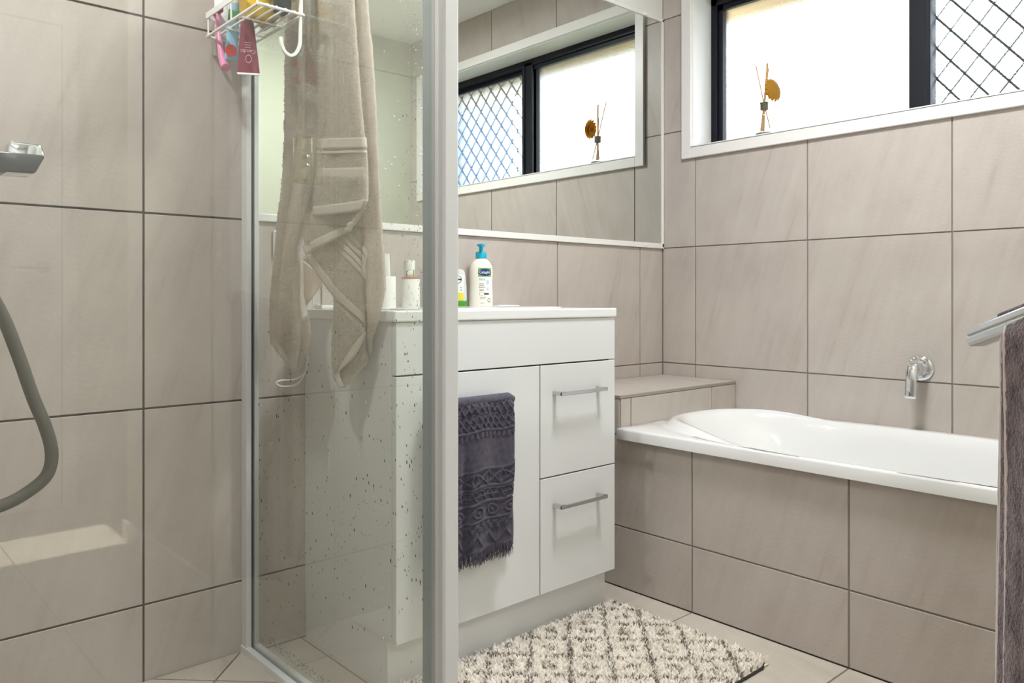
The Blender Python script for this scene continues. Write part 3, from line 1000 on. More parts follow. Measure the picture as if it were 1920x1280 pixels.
hpts = [(-95, 430), (-55, 490), (0, 583), (32, 660), (62, 745), (85, 800), (97, 850), (88, 890), (55, 920), (10, 945), (-50, 962), (-120, 965)]
P_ = [pY(x, y, -0.50) for x, y in hpts]


def catmull(P, n=8):
    out = []
    for i in range(len(P) - 1):
        a, b, c, d = P[max(i - 1, 0)], P[i], P[i + 1], P[min(i + 2, len(P) - 1)]
        for k in range(n):
            t = k / n
            out.append(0.5 * ((2 * b) + (c - a) * t + (2 * a - 5 * b + 4 * c - d) * t * t + (3 * b - 3 * c + d - a) * t ** 3))
    out.append(P[-1])
    return out


hose = MB().tube(catmull(P_, 10), 0.0095, 14).build('shower_hose', 'hose', smooth=True)
tag(hose, 'grey shower hose looping down at the left edge', 'hose')

# ------------------------------------------------------------------ draped cloth helper
def poly_at(P, t):
    """P: list of (x, y); t in 0..1 by arc length"""
    L = [0.0]
    for a, b in zip(P, P[1:]):
        L.append(L[-1] + math.hypot(b[0] - a[0], b[1] - a[1]))
    d = t * L[-1]
    for i in range(len(P) - 1):
        if d <= L[i + 1] or i == len(P) - 2:
            f = (d - L[i]) / max(L[i + 1] - L[i], 1e-9)
            return (P[i][0] + (P[i + 1][0] - P[i][0]) * f, P[i][1] + (P[i + 1][1] - P[i][1]) * f)


def smooth_poly(P, n=6):
    Q = catmull([Vector((p[0], p[1], 0)) for p in P], n)
    return [(q.x, q.y) for q in Q]


TA = Vector((-1.635, -0.10, 0)); TB = Vector((-1.552, -0.37, 0))
td = (TB - TA).normalized(); TN = Vector((td.y, -td.x, 0))
if TN.x > 0: TN = -TN


def drape(name, parent, L, R, off, fold, m, nu=40, nv=150, th=0.007, fuzz=0.0012, sub=1):
    L, R = smooth_poly(L), smooth_poly(R)
    vs_, fs_ = [], []
    for j in range(nv + 1):
        v = j / nv
        a, b = poly_at(L, v), poly_at(R, v)
        for i in range(nu + 1):
            u = i / nu
            x, y = a[0] + (b[0] - a[0]) * u, a[1] + (b[1] - a[1]) * u
            p = pPlane(x, y, TA, TN)
            d = off + fold(u, v, x, y)
            q = p + TN * d
            # keep the picture position after the fold offset
            q = pPlane(x, y, TA + TN * d, TN)
            f = noise.noise(q * 260) * fuzz + noise.noise(q * 40) * 0.002
            vs_.append(q + TN * f)
    for j in range(nv):
        for i in range(nu):
            k = j * (nu + 1) + i
            fs_.append((k, k + 1, k + nu + 2, k + nu + 1))
    mb = MB(); mb.add(vs_, fs_)
    o = mb.build(name, m, parent, smooth=False)
    o.data.polygons.foreach_set('use_smooth', [True] * len(o.data.polygons))
    s_ = o.modifiers.new('thickness', 'SOLIDIFY'); s_.thickness = th; s_.offset = 0
    if m is T1:
        pile = MB()
        nmod = nu + 1
        for j in range(nv):
            if vs_[j * nmod].z > 1.62:
                continue
            for i in range(nu):
                a, b, c, d = (vs_[j * nmod + i], vs_[j * nmod + i + 1], vs_[(j + 1) * nmod + i], vs_[(j + 1) * nmod + i + 1])
                n_c = max(1, int(round((b - a).length * (c - a).length / 5.5e-6)))
                for _ in range(min(n_c, 12)):
                    fu, fv = random.random(), random.random()
                    p = a * (1 - fu) * (1 - fv) + b * fu * (1 - fv) + c * (1 - fu) * fv + d * fu * fv
                    for sg in (1, -1):
                        if sg < 0 and random.random() < 0.75: continue
                        base = p + TN * (sg * th * 0.5)
                        tip = base + TN * (sg * random.uniform(0.0016, 0.0034)) + td * random.uniform(-0.0026, 0.0026) + Vector((0, 0, random.uniform(-0.0034, 0.0016)))
                        an = random.uniform(0, math.pi)
                        w = (td * math.cos(an) + Vector((0, 0, math.sin(an)))) * 0.0010
                        pile.add([base - w, base + w, tip + w * 0.7, tip - w * 0.7], [(0, 1, 2, 3)])
        if pile.v:
            tag(pile.build('pile', m, o, recalc=False), kind='stuff')
    return o


tw1 = empty('bath_towel', (-1.62, -0.25, 0.72)); tag(tw1, 'beige bath towel nearest the shower glass with a flap over its front', 'towel', 'towels behind the shower glass')
tw2 = empty('bath_towel', (-1.59, -0.36, 0.70)); tag(tw2, 'beige bath towel with the lower folded corner nearest the shower post', 'towel', 'towels behind the shower glass')
# left drop
drape('side_drop', tw1,
      [(560, -262), (556, -100), (538, 0), (536, 150), (535, 260), (530, 345), (522, 412), (514, 500), (508, 560), (508, 620), (513, 648), (550, 692)],
      [(600, -262), (602, -100), (604, 0), (604, 150), (604, 300), (590, 400), (568, 460), (567, 520), (569, 560), (577, 600), (580, 640), (553, 693)],
      0.004, lambda u, v, x, y: 0.020 * math.sin(u * 3.1) + 0.014 * math.sin(u * 9 + v * 2), T1, 36, 150)
# inner curl of the left drop: pale hem seen from inside
drape('inner_hem', tw1,
      [(566, 486), (567, 530), (570, 572)], [(590, 508), (607, 524), (573, 574)], -0.028, lambda u, v, x, y: 0, T2, 14, 20, 0.004, 0.0)
drape('inner_curl', tw1,
      [(520, 632), (535, 650), (552, 690)], [(578, 590), (581, 640), (556, 690)], 0.018, lambda u, v, x, y: 0.004 * math.sin(u * 3.1), T1, 16, 20, 0.004)
# front flap
FL = [(585, -262), (575, -100), (568, 0), (566, 200), (565, 300), (567, 400), (573, 475)]
FR = [(650, -262), (655, -100), (662, 0), (676, 200), (687, 300), (686, 378), (655, 432)]
def ffold(u, v, x, y):
    return 0.014 * math.cos((u - 0.50) * 10.5) * (1 - 0.45 * smooth01(0.6, 0.95, v)) + 0.004 * math.sin(u * 17 + v * 2)
drape('front_flap', tw1, FL, FR, 0.030, ffold, T1, 44, 170)


def band(name, parent, A, B, C, D, off, fold, m=T2, n=24, th=0.0085):
    """strip between picture corners A(top left) B(top right) C(bottom right) D(bottom left)"""
    return drape(name, parent, [A, ((A[0] + D[0]) / 2, (A[1] + D[1]) / 2), D], [B, ((B[0] + C[0]) / 2, (B[1] + C[1]) / 2), C], off, fold, m, n, 6, th, 0.0)


def ff2(u, v, x, y):
    l_x = 566 + (0 if y < 300 else (y - 300) * 0.02); r_x = 687 if y > 300 else 676 + (y - 200) * 0.11
    uu = max(0, min(1, (x - l_x) / (r_x - l_x)))
    vv = 0.7 + 0.0 * y
    return ffold(uu, vv, x, y)
for (ya, yb) in ((258, 277), (282, 286), (314, 333)):
    band('dobby_band', tw1, (567, ya + 3), (684, ya), (686, yb), (567, yb + 3), 0.0345, ff2)
drape('hem', tw1, [(567, 462), (573, 477)], [(660, 416), (655, 433)], 0.0345, lambda u, v, x, y: ffold(u, 0.97, x, y), T2, 24, 4, 0.0085, 0.0)
# a second layer of the flap: its fold hem hanging at the right
drape('flap_fold', tw1, [(590, 330), (588, 380), (590, 404)], [(688, 330), (688, 372), (680, 392)], 0.040, ff2, T1, 30, 30, 0.006)
drape('hem', tw1, [(588, 388), (590, 406)], [(688, 374), (680, 394)], 0.0445, ff2, T2, 24, 4, 0.0075, 0.0)

# right towel
L2 = [(630, -262), (636, 0), (640, 200), (640, 330), (606, 420), (578, 470), (574, 480), (600, 520), (622, 548), (628, 570), (625, 620), (624, 660), (626, 700), (640, 726)]
R2 = [(676, -262), (684, -100), (688, 0), (697, 100), (704, 200), (710, 330), (716, 440), (721, 510), (720, 550), (709, 598), (697, 636), (692, 670), (668, 705), (643, 727)]
def rfold(u, v, x, y):
    g = math.exp(-((x - (668 + y * 0.033)) / 5.0) ** 2)
    rr = smooth01(672 + y * 0.03, 700 + y * 0.03, x)
    return -0.026 * g + 0.012 * rr + 0.005 * math.sin(x * 0.06)
drape('main_drop', tw2, L2, R2, 0.006, rfold, T1, 60, 180)
for k_ in range(4):
    o_ = 7 * k_
    drape('dobby_band', tw2, [(612 + o_ * 1.4, 452 - o_), (636 + o_ * 1.2, 474 - o_), (664 + o_, 500 - o_), (685, 524 - o_ * 1.2)],
          [(619 + o_ * 1.4, 447 - o_), (643 + o_ * 1.2, 469 - o_), (669 + o_, 494 - o_), (688, 516 - o_ * 1.2)], 0.010, lambda u, v, x, y: rfold(u, v, x, y) if x < 680 else -0.004, T2, 3, 20, 0.005, 0.0)
drape('hem', tw2, [(574, 480), (600, 520), (628, 556), (655, 582), (676, 600), (685, 616)], [(586, 476), (612, 514), (640, 548), (664, 572), (682, 590), (687, 606)], 0.0095, lambda u, v, x, y: rfold(u, v, x, y), T2, 5, 40, 0.006, 0.0)
# corner turned up at the tip of the right towel
drape('turned_corner', tw2, [(628, 566), (625, 620), (624, 676), (628, 700)], [(684, 618), (684, 634), (664, 660), (632, 698)], 0.018, lambda u, v, x, y: 0.010 * math.sin(u * 3.1), T1, 24, 40, 0.006)
drape('hem', tw2, [(668, 640), (640, 672), (624, 694), (640, 727)], [(686, 622), (664, 668), (636, 697), (645, 724)], 0.025, lambda u, v, x, y: 0.0, T2, 6, 40, 0.005, 0.0)
# over-screen hook carrying both towels
hk = empty('towel_hook', (-1.64, -0.25, 1.86)); tag(hk, 'chrome over screen hook carrying the two beige towels', 'hook')
MB().tube([(-1.715, -0.25, 1.90), (-1.715, -0.25, 1.957), (-1.70, -0.25, 1.962), (-1.667, -0.25, 1.957), (-1.665, -0.25, 1.88), (-1.64, -0.25, 1.85), (-1.61, -0.25, 1.85), (-1.585, -0.25, 1.89)], 0.004, 10).build('hook_strap', 'chrome', hk, smooth=True)
MB().tube([(-1.64, -0.13, 1.87), (-1.60, -0.38, 1.87)], 0.005, 10).build('hook_bar', 'chrome', hk, smooth=True)

# ------------------------------------------------------------------ shower caddy and its contents
cad = empty('shower_caddy', (-1.75, -0.165, 1.47)); tag(cad, 'white wire shower caddy with a hook at its end', 'caddy')
KX0, KX1, KY0, KY1, KZ = -1.803, -1.700, -0.308, -0.023, 1.517
W_ = 'wire_white'
def wire(pts, r=0.0026, nm='wire'):
    return MB().tube(pts, r, 8).build(nm, W_, cad, smooth=True)
wire([(KX0, KY0, KZ), (KX1, KY0, KZ), (KX1, KY1, KZ), (KX0, KY1, KZ), (KX0, KY0, KZ)], 0.0036, 'bottom_frame')
for k in range(1, 5):
    x_ = KX0 + (KX1 - KX0) * k / 5
    wire([(x_, KY0, KZ + 0.003), (x_, KY1, KZ + 0.003)], 0.0027)
for k in range(1, 3):
    y_ = KY0 + (KY1 - KY0) * k / 3
    wire([(KX0, y_, KZ - 0.003), (KX1, y_, KZ - 0.003)], 0.0022)
for x_, y_ in ((KX0, KY0 + 0.006), (KX0, KY1 - 0.006), (KX0, -0.165), (KX1, KY0 + 0.006), (KX1, KY1 - 0.006)):
    wire([(x_, y_, KZ), (x_, y_, KZ + 0.050)], 0.0022)
rb = MB()
for a in ((KX0 - 0.003, KX0, KY0, KY1, KZ + 0.042, KZ + 0.056), (KX1, KX1 + 0.002, KY0, KY1, KZ + 0.042, KZ + 0.056), (KX0 - 0.003, KX1 + 0.002, KY1, KY1 + 0.003, KZ + 0.042, KZ + 0.056), (KX0 - 0.003, KX1 + 0.002, KY0 - 0.003, KY0, KZ + 0.042, KZ + 0.056)):
    rb.box(*a)
rb.build('top_band', W_, cad)
# hanger up the glass and end hook
MB().box(-1.7135, -1.7105, -0.205, -0.185, KZ, SH + 0.004).box(-1.7135, -1.671, -0.205, -0.185, SH + 0.001, SH + 0.004).box(-1.674, -1.671, -0.205, -0.185, SH - 0.05, SH + 0.004).build('hanger', W_, cad)
jp = [(563, -20), (563, 60), (562, 84), (555, 99), (545, 104), (535, 98), (528, 84), (526, 69)]
Y_H = KY0 + 0.004
jc = catmull([pY(x, y, Y_H) for x, y in jp], 6)
hookm = MB()
rg_ = []
for i, p in enumerate(jc):
    d = (jc[min(i + 1, len(jc) - 1)] - jc[max(i - 1, 0)]).normalized()
    nrm = d.cross(Vector((0, 1, 0))).normalized()
    rg_.append([p + nrm * 0.0034 + Vector((0, 0.003, 0)), p - nrm * 0.0034 + Vector((0, 0.003, 0)), p - nrm * 0.0034 - Vector((0, 0.003, 0)), p + nrm * 0.0034 - Vector((0, 0.003, 0))])
hookm.rings(rg_).build('end_hook', W_, cad, bevel=0.0006)


def flat_tube(name, top, bot, wt, wb, tt, tb, m, label, cat, nrm, n=14):
    """squeeze tube: oval at the cap end, flat crimp at the other; top/bot world points"""
    t_ = empty(name, bot); tag(t_, label, cat)
    top, bot = Vector(top), Vector(bot)
    d = (bot - top)
    nrm = Vector(nrm).normalized()
    side = d.cross(nrm).normalized()
    rs = []
    for k in range(n + 1):
        f = k / n
        w, t2 = wt + (wb - wt) * f, tt + (tb - tt) * f ** 1.3
        c = top + d * f
        rs.append([c + side * (w * math.cos(2 * math.pi * j / 20)) + nrm * (t2 * math.sin(2 * math.pi * j / 20)) for j in range(20)])
    b = MB().rings(rs).build('tube_body', m, t_, smooth=True)
    return t_, side, nrm, d.normalized()


def patch(parent, name, c, side, dn, nrm, w, h, m, ell=False, off=0.0):
    c = Vector(c) + nrm * off
    n_ = 24 if ell else 4
    if ell:
        q = [c + side * (w * math.cos(2 * math.pi * k / n_)) + dn * (h * math.sin(2 * math.pi * k / n_)) for k in range(n_)]
    else:
        q = [c - side * w - dn * h, c + side * w - dn * h, c + side * w + dn * h, c - side * w + dn * h]
    mb = MB()
    mb.add([p for p in q] + [p - nrm * 0.0006 for p in q], [tuple(range(n_)), tuple(range(2 * n_ - 1, n_ - 1, -1))] + [(i, i + n_, (i + 1) % n_ + n_, (i + 1) % n_) for i in range(n_)])
    return mb.build(name, m, parent)


def lettering(parent, name, body, size, c, ex, ey, nrm, m, off=0.0):
    vs_, fs_ = text_mesh(body, size, 0.00015)
    c = Vector(c) + nrm * off
    mb = MB(); mb.add([c + ex * v[0] + ey * v[1] + nrm * v[2] for v in vs_], fs_)
    return mb.build(name, m, parent, recalc=False)


toCam = lambda p: (CAM - Vector(p)).normalized()
# maroon tube hanging crimp-end down between the wires
mt, mbm = pX(463, 28, -1.770), pX(466, 137, -1.770)
nC = toCam(mbm); nC.z = 0; nC.normalize()
mtub, sd, nn, dn = flat_tube('lotion_tube', mt, mbm, 0.013, 0.0245, 0.013, 0.002, 'maroon', 'maroon squeeze tube hanging through the shower caddy', 'tube', nC)
MB().rings([[mt + (mbm - mt).normalized() * f + sd * (0.0115 * math.cos(2 * math.pi * j / 16)) + nn * (0.0115 * math.sin(2 * math.pi * j / 16)) for j in range(16)] for f in (-0.03, 0.002)]).build('cap', 'plastic_white', mtub, smooth=True)
mb_ = MB(); mb_.add([mbm + sd * 0.0245 + nn * 0.0022, mbm - sd * 0.0245 + nn * 0.0022, mbm - sd * 0.0245 + nn * 0.0022 + dn * 0.004, mbm + sd * 0.0245 + nn * 0.0022 + dn * 0.004,
             mbm + sd * 0.0245 - nn * 0.0022, mbm - sd * 0.0245 - nn * 0.0022, mbm - sd * 0.0245 - nn * 0.0022 + dn * 0.004, mbm + sd * 0.0245 - nn * 0.0022 + dn * 0.004],
            [(0, 1, 2, 3), (7, 6, 5, 4), (0, 4, 5, 1), (1, 5, 6, 2), (2, 6, 7, 3), (3, 7, 4, 0)])
mb_.build('crimp', 'label_white', mtub)
pt = pX(465, 98, -1.770)
lettering(mtub, 'lettering', 'Candic', 0.012, pt, sd if sd.dot(RT) < 0 else -sd, -Vector((0, 0, 1)), nn, 'maroon_print', 0.0085)
for k_ in range(3):
    patch(mtub, 'print_line', pX(465, 82 + k_ * 4.5, -1.770), sd, Vector((0, 0, 1)), nn, 0.008 - k_ * 0.0008, 0.0005, 'maroon_print', off=0.0095)
rg2 = []
pc = pX(466, 112, -1.770) + nn * 0.0072
rg2 = [[pc + sd * (r * 0.7 * math.cos(2 * math.pi * j / 24)) + Vector((0, 0, 1)) * (r * math.sin(2 * math.pi * j / 24)) + nn * z for j in range(24)] for r, z in ((0.0095, 0), (0.0095, 0.0005), (0.0080, 0.0005), (0.0080, 0))]
MB().rings(rg2, cap=False).build('emblem', 'maroon_print', mtub)
# blue, green and red tube
bt0, bt1 = pX(440, 8, -1.772), pX(433, 112, -1.772)
nB = toCam(bt1); nB.z = 0; nB.normalize()
btub, sd, nn, dn = flat_tube('toothpaste_tube', bt0, bt1, 0.0125, 0.0145, 0.012, 0.0025, 'tube_blue', 'slim pale blue tube with green and red print in the caddy', 'tube', nB)
MB().rings([[bt0 + (bt1 - bt0).normalized() * f + sd * (0.011 * math.cos(2 * math.pi * j / 16)) + nn * (0.011 * math.sin(2 * math.pi * j / 16)) for j in range(16)] for f in (-0.03, 0.001)]).build('cap', 'plastic_white', btub, smooth=True)
patch(btub, 'green_print', pX(438, 32, -1.772), sd, dn, nn, 0.0118, 0.012, 'tube_green', off=0.0122)
patch(btub, 'white_print', pX(437, 18, -1.772), sd, dn, nn, 0.0112, 0.010, 'label_white', off=0.0115)
patch(btub, 'red_print', pX(433, 97, -1.772), sd, dn, nn, 0.0132, 0.014, 'tube_red', ell=True, off=0.0100)
# pink handle hanging down at the far end
ph = [pX(x, y, -1.785) for x, y in ((409, 26), (410, 60), (414, 95), (419, 118), (424, 128))]
razor = empty('razor', ph[-1]); tag(razor, 'pink plastic razor handle hanging from the caddy', 'razor')
MB().tube(catmull(ph, 5), [0.0055] * 7 + [0.007] * 4 + [0.0085] * 4 + [0.0095] * 3 + [0.0105, 0.0105, 0.006], 12).build('handle', 'pink', razor, smooth=True)
MB().box(ph[0].x - 0.006, ph[0].x + 0.006, ph[0].y - 0.02, ph[0].y + 0.02, ph[0].z, ph[0].z + 0.012).build('blade_head', 'maroon', razor, bevel=0.003)
# yellow bottle, white bottle, navy bottle, grey tube standing or lying in the caddy
yb = pX(484, 30, -1.752)
ybo = empty('yellow_bottle', (yb.x, yb.y, KZ + 0.006)); tag(ybo, 'round yellow bottle in the middle of the shower caddy', 'bottle')
MB().lathe((yb.x, yb.y, KZ + 0.006), [(0.020, 0), (0.034, 0.006), (0.041, 0.02), (0.041, 0.075), (0.03, 0.1), (0.012, 0.108), (0.012, 0.118)], 28).build('body', 'yellow', ybo, smooth=True)
MB().lathe((yb.x, yb.y, KZ + 0.124), [(0.014, 0), (0.014, 0.02), (0.012, 0.022)], 20).build('cap', 'plastic_white', ybo, smooth=True)
nb = pX(529, 20, -1.728)
nbo = empty('navy_bottle', (nb.x, nb.y, KZ + 0.006)); tag(nbo, 'dark navy bottle at the hook end of the shower caddy', 'bottle')
MB().lathe((nb.x, nb.y, KZ + 0.006), [(0.014, 0), (0.019, 0.004), (0.020, 0.02), (0.020, 0.13), (0.011, 0.142), (0.011, 0.15)], 24).build('body', 'navy', nbo, smooth=True)
MB().lathe((nb.x, nb.y, KZ + 0.156), [(0.0125, 0), (0.0125, 0.018)], 20).build('cap', 'navy', nbo, smooth=True)
wbx = pX(416, 40, -1.765)
wbo = empty('white_bottle', (wbx.x, wbx.y, KZ + 0.006)); tag(wbo, 'slim white bottle at the far end of the shower caddy', 'bottle')
MB().lathe((wbx.x, wbx.y, KZ + 0.006), [(0.012, 0), (0.017, 0.004), (0.018, 0.02), (0.018, 0.09), (0.010, 0.1), (0.010, 0.106)], 24).build('body', 'plastic_white', wbo, smooth=True)
MB().lathe((wbx.x, wbx.y, KZ + 0.112), [(0.011, 0), (0.011, 0.02)], 20).build('cap', 'plastic_white', wbo, smooth=True)
g0, g1 = pX(489, 52, -1.722), pX(521, 28, -1.722)
gtub, sd, nn, dn = flat_tube('travel_tube', g0, g1, 0.011, 0.014, 0.011, 0.003, 'grey_tube', 'small grey tube lying under the yellow bottle in the caddy', 'tube', toCam(g1))

# ------------------------------------------------------------------ bench top items
def rot_frame(p, turn):
    f = toCam(p); f.z = 0; f.normalize()
    c, s_ = math.cos(turn), math.sin(turn)
    f = Vector((f.x * c - f.y * s_, f.x * s_ + f.y * c, 0))
    right = Vector((-f.y, f.x, 0))
    if right.dot(RT) < 0: right = -right
    return f, right


# pump bottle
pb = pY(902, 570, -0.062); pb.z = BZ
pump = empty('pump_bottle', pb); tag(pump, 'white baby wash bottle with turquoise pump on the vanity', 'bottle')
fB, rB = rot_frame(pb, math.radians(14))
PA, PB_ = 0.0365, 0.0235


def oval(mb, prof, c, f, r, seg=40):
    R = []
    for a, b, z in prof:
        ring = []
        for k in range(seg):
            t = 2 * math.pi * k / seg
            ring.append(Vector(c) + r * (a * math.cos(t)) + f * (b * math.sin(t)) + Vector((0, 0, z)))
        R.append(ring)
    return mb.rings(R)


prof_b = [(0.032, 0.019, 0.0), (0.0355, 0.0225, 0.002), (0.0365, 0.0235, 0.008), (0.0365, 0.0235, 0.035), (0.0355, 0.0228, 0.055), (0.0348, 0.0225, 0.070), (0.0352, 0.0228, 0.085), (0.0362, 0.0235, 0.100), (0.0360, 0.0232, 0.112), (0.0335, 0.0215, 0.126), (0.028, 0.019, 0.137), (0.020, 0.0165, 0.1445), (0.0155, 0.0150, 0.1475), (0.0150, 0.0150, 0.149)]
oval(MB(), prof_b, pb, fB, rB).build('body', 'lotion', pump, smooth=True)


def half_at(z):
    for (a0, b0, z0), (a1, b1, z1) in zip(prof_b, prof_b[1:]):
        if z0 <= z <= z1:
            f = (z - z0) / max(z1 - z0, 1e-9)
            return a0 + (a1 - a0) * f, b0 + (b1 - b0) * f
    return prof_b[-1][:2]


def wrap(a, z, eps):
    A, B = half_at(z)
    q = max(-0.98, min(0.98, a / A))
    return Vector(pb) + rB * a + fB * (B * math.sqrt(1 - q * q) + eps) + Vector((0, 0, z))


def wrap_text(name, body, size, a, z, m, eps, sx=1.0):
    vs_, fs_ = text_mesh(body, size, 0.0001)
    mb = MB(); mb.add([wrap(a + v[0] * sx, z + v[1], eps + v[2]) for v in vs_], fs_)
    return mb.build(name, m, pump, recalc=False)


def wrap_rect(name, a0, a1, z0, z1, m, eps, ell=False, n=16):
    mb = MB()
    vs_, fs_ = [], []
    if ell:
        ca, cz = (a0 + a1) / 2, (z0 + z1) / 2
        for r in np.linspace(0.01, 1, 6):
            for k in range(28):
                t = 2 * math.pi * k / 28
                vs_.append(wrap(ca + (a1 - a0) / 2 * r * math.cos(t), cz + (z1 - z0) / 2 * r * math.sin(t), eps))
        for i in range(5):
            for k in range(28):
                fs_.append((i * 28 + k, i * 28 + (k + 1) % 28, (i + 1) * 28 + (k + 1) % 28, (i + 1) * 28 + k))
    else:
        for j in range(5):
            for i in range(n + 1):
                vs_.append(wrap(a0 + (a1 - a0) * i / n, z0 + (z1 - z0) * j / 4, eps))
        for j in range(4):
            for i in range(n):
                k = j * (n + 1) + i
                fs_.append((k, k + 1, k + n + 2, k + n + 1))
    mb.add(vs_, fs_)
    o = mb.build(name, m, pump, recalc=False)
    o.data.polygons.foreach_set('use_smooth', [True] * len(o.data.polygons))
    return o


wrap_rect('green_label', -0.0145, 0.0275, 0.0925, 0.1195, 'label_green', 0.0003)
wrap_rect('blue_oval', -0.0150, 0.0280, 0.0950, 0.1170, 'label_navy', 0.0006, ell=True)
wrap_text('brand_lettering', 'Cetaphil', 0.0125, 0.0065, 0.1060, 'label_white', 0.0010, 0.86)
wrap_text('baby_lettering', 'baby', 0.0105, -0.0015, 0.0850, 'label_sky', 0.0004)
for k_, tx in enumerate(('Gentle', 'Wash &', 'Shampoo')):
    wrap_text('print_lettering', tx, 0.0052, -0.0035 + (0.0015 if k_ == 2 else 0), 0.0715 - k_ * 0.0053, 'label_ink', 0.0004)
for k_ in range(2):
    wrap_rect('print_line', -0.0105, 0.004 - k_ * 0.001, 0.0535 - k_ * 0.003, 0.0545 - k_ * 0.003, 'label_ink', 0.0004)
wrap_rect('balloon_print', 0.010, 0.0205, 0.0690, 0.0830, 'label_pale', 0.0004, ell=True)
wrap_rect('figure_print', 0.0125, 0.0195, 0.0490, 0.0620, 'label_pale', 0.0004, ell=True)
wrap_rect('dark_box', 0.004, 0.0195, 0.0385, 0.0432, 'label_dark', 0.0004)
wrap_rect('box_outline', -0.0100, 0.004, 0.0360, 0.0460, 'label_ink', 0.0003)
wrap_rect('box_fill', -0.0094, 0.0034, 0.0367, 0.0453, 'lotion', 0.0006)
for k_ in range(3):
    wrap_rect('print_line', -0.0095, 0.012 - k_ * 0.003, 0.0310 - k_ * 0.0032, 0.0318 - k_ * 0.0032, 'label_ink', 0.0004)
wrap_rect('round_stamp', 0.0150, 0.0245, 0.0150, 0.0280, 'label_ink', 0.0003, ell=True)
wrap_rect('stamp_fill', 0.0165, 0.0230, 0.0170, 0.0260, 'lotion', 0.0006, ell=True)
wrap_text('print_lettering', '400 ml', 0.0042, -0.002, 0.0130, 'label_ink', 0.0004)
MB().lathe(pb + Vector((0, 0, 0.149)), [(0.0165, 0), (0.0168, 0.001), (0.0168, 0.016), (0.0150, 0.0195), (0.0065, 0.0205), (0.0055, 0.0215)], 32).build('pump_collar', 'teal', pump, smooth=True)
ph_ = MB().lathe(pb + Vector((0, 0, 0.1695)), [(0.0062, 0), (0.0062, 0.014), (0.0085, 0.0165), (0.0130, 0.0180), (0.0132, 0.0215), (0.0105, 0.0235), (0.002, 0.024)], 28)
ph_.tube([pb + Vector((0, 0, 0.188)), pb + fB * 0.012 + Vector((0, 0, 0.1885)), pb + fB * 0.030 + Vector((0, 0, 0.186))], [0.006, 0.006, 0.0045], 12)
ph_.build('pump_head', 'teal', pump, smooth=True)

# hand soap bottle, half behind the shower post
sb = pY(858, 572, -0.070); sb.z = BZ
soap = empty('soap_bottle', sb); tag(soap, 'clear soap bottle with green base and yellow label beside the pump bottle', 'bottle')
fS, rS = rot_frame(sb, 0)
oval(MB(), [(0.020, 0.016, 0), (0.028, 0.020, 0.003), (0.0285, 0.0205, 0.012), (0.027, 0.020, 0.0195)], sb, fS, rS).build('base_cap', 'green_plastic', soap, smooth=True)
oval(MB(), [(0.0265, 0.019, 0.019), (0.0275, 0.0195, 0.03), (0.0265, 0.019, 0.06), (0.0235, 0.018, 0.09), (0.0215, 0.017, 0.104), (0.016, 0.014, 0.1125), (0.004, 0.004, 0.115)], sb, fS, rS).build('body', 'soap_clear', soap, smooth=True)
def soap_patch(nm, a0, a1, z0, z1, m, eps, ell=False):
    mb = MB(); vs_ = []
    A, B = 0.0275, 0.0195
    def q(a, z):
        A2 = 0.0268 - max(0, z - 0.05) * 0.08
        u = max(-0.97, min(0.97, a / A2))
        return Vector(sb) + rS * a + fS * (B * math.sqrt(1 - u * u) + eps) + Vector((0, 0, z))
    n = 12
    for j in range(13):
        for i in range(n + 1):
            fz = j / 12
            if ell:
                hw = math.sqrt(max(0.0, 1 - (2 * fz - 1) ** 2))
                a = (a0 + a1) / 2 + (a1 - a0) / 2 * hw * (2 * i / n - 1)
            else:
                a = a0 + (a1 - a0) * i / n
            vs_.append(q(a, z0 + (z1 - z0) * fz))
    mb.add(vs_, [(j * (n + 1) + i, j * (n + 1) + i + 1, (j + 1) * (n + 1) + i + 1, (j + 1) * (n + 1) + i) for j in range(12) for i in range(n)])
    return mb.build(nm, m, soap, recalc=False)
soap_patch('label', -0.019, 0.0175, 0.022, 0.096, 'label_white', 0.0004)
soap_patch('yellow_print', -0.019, 0.0172, 0.022, 0.044, 'label_yellow', 0.0008)
soap_patch('green_round', -0.012, 0.0125, 0.070, 0.095, 'green_plastic', 0.0009, ell=True)
soap_patch('white_round', -0.0095, 0.0100, 0.0725, 0.0925, 'label_white', 0.0012, ell=True)
soap_patch('blue_print', -0.010, 0.0120, 0.0805, 0.0850, 'label_navy', 0.0015)
for k_, tx in enumerate(('Skin', 'care')):
    vs_, fs_ = text_mesh(tx, 0.0085, 0.0001)
    mb = MB(); mb.add([Vector(sb) + rS * (v[0] + 0.006) + fS * (0.0192 + v[2]) + Vector((0, 0, 0.0595 - k_ * 0.0075 + v[1])) for v in vs_], fs_)
    mb.build('print_lettering', 'label_navy', soap, recalc=False)

# flat white soap tray at the back of the bench
tr_ = MB()
c0 = pY(942, 576, -0.045)
tr_.box(c0.x - 0.05, c0.x + 0.038, -0.085, -0.012, BZ, BZ + 0.006)
tray = tag(tr_.build('soap_tray', 'plastic_white', bevel=0.002), 'flat white soap tray behind the pump bottle', 'tray')

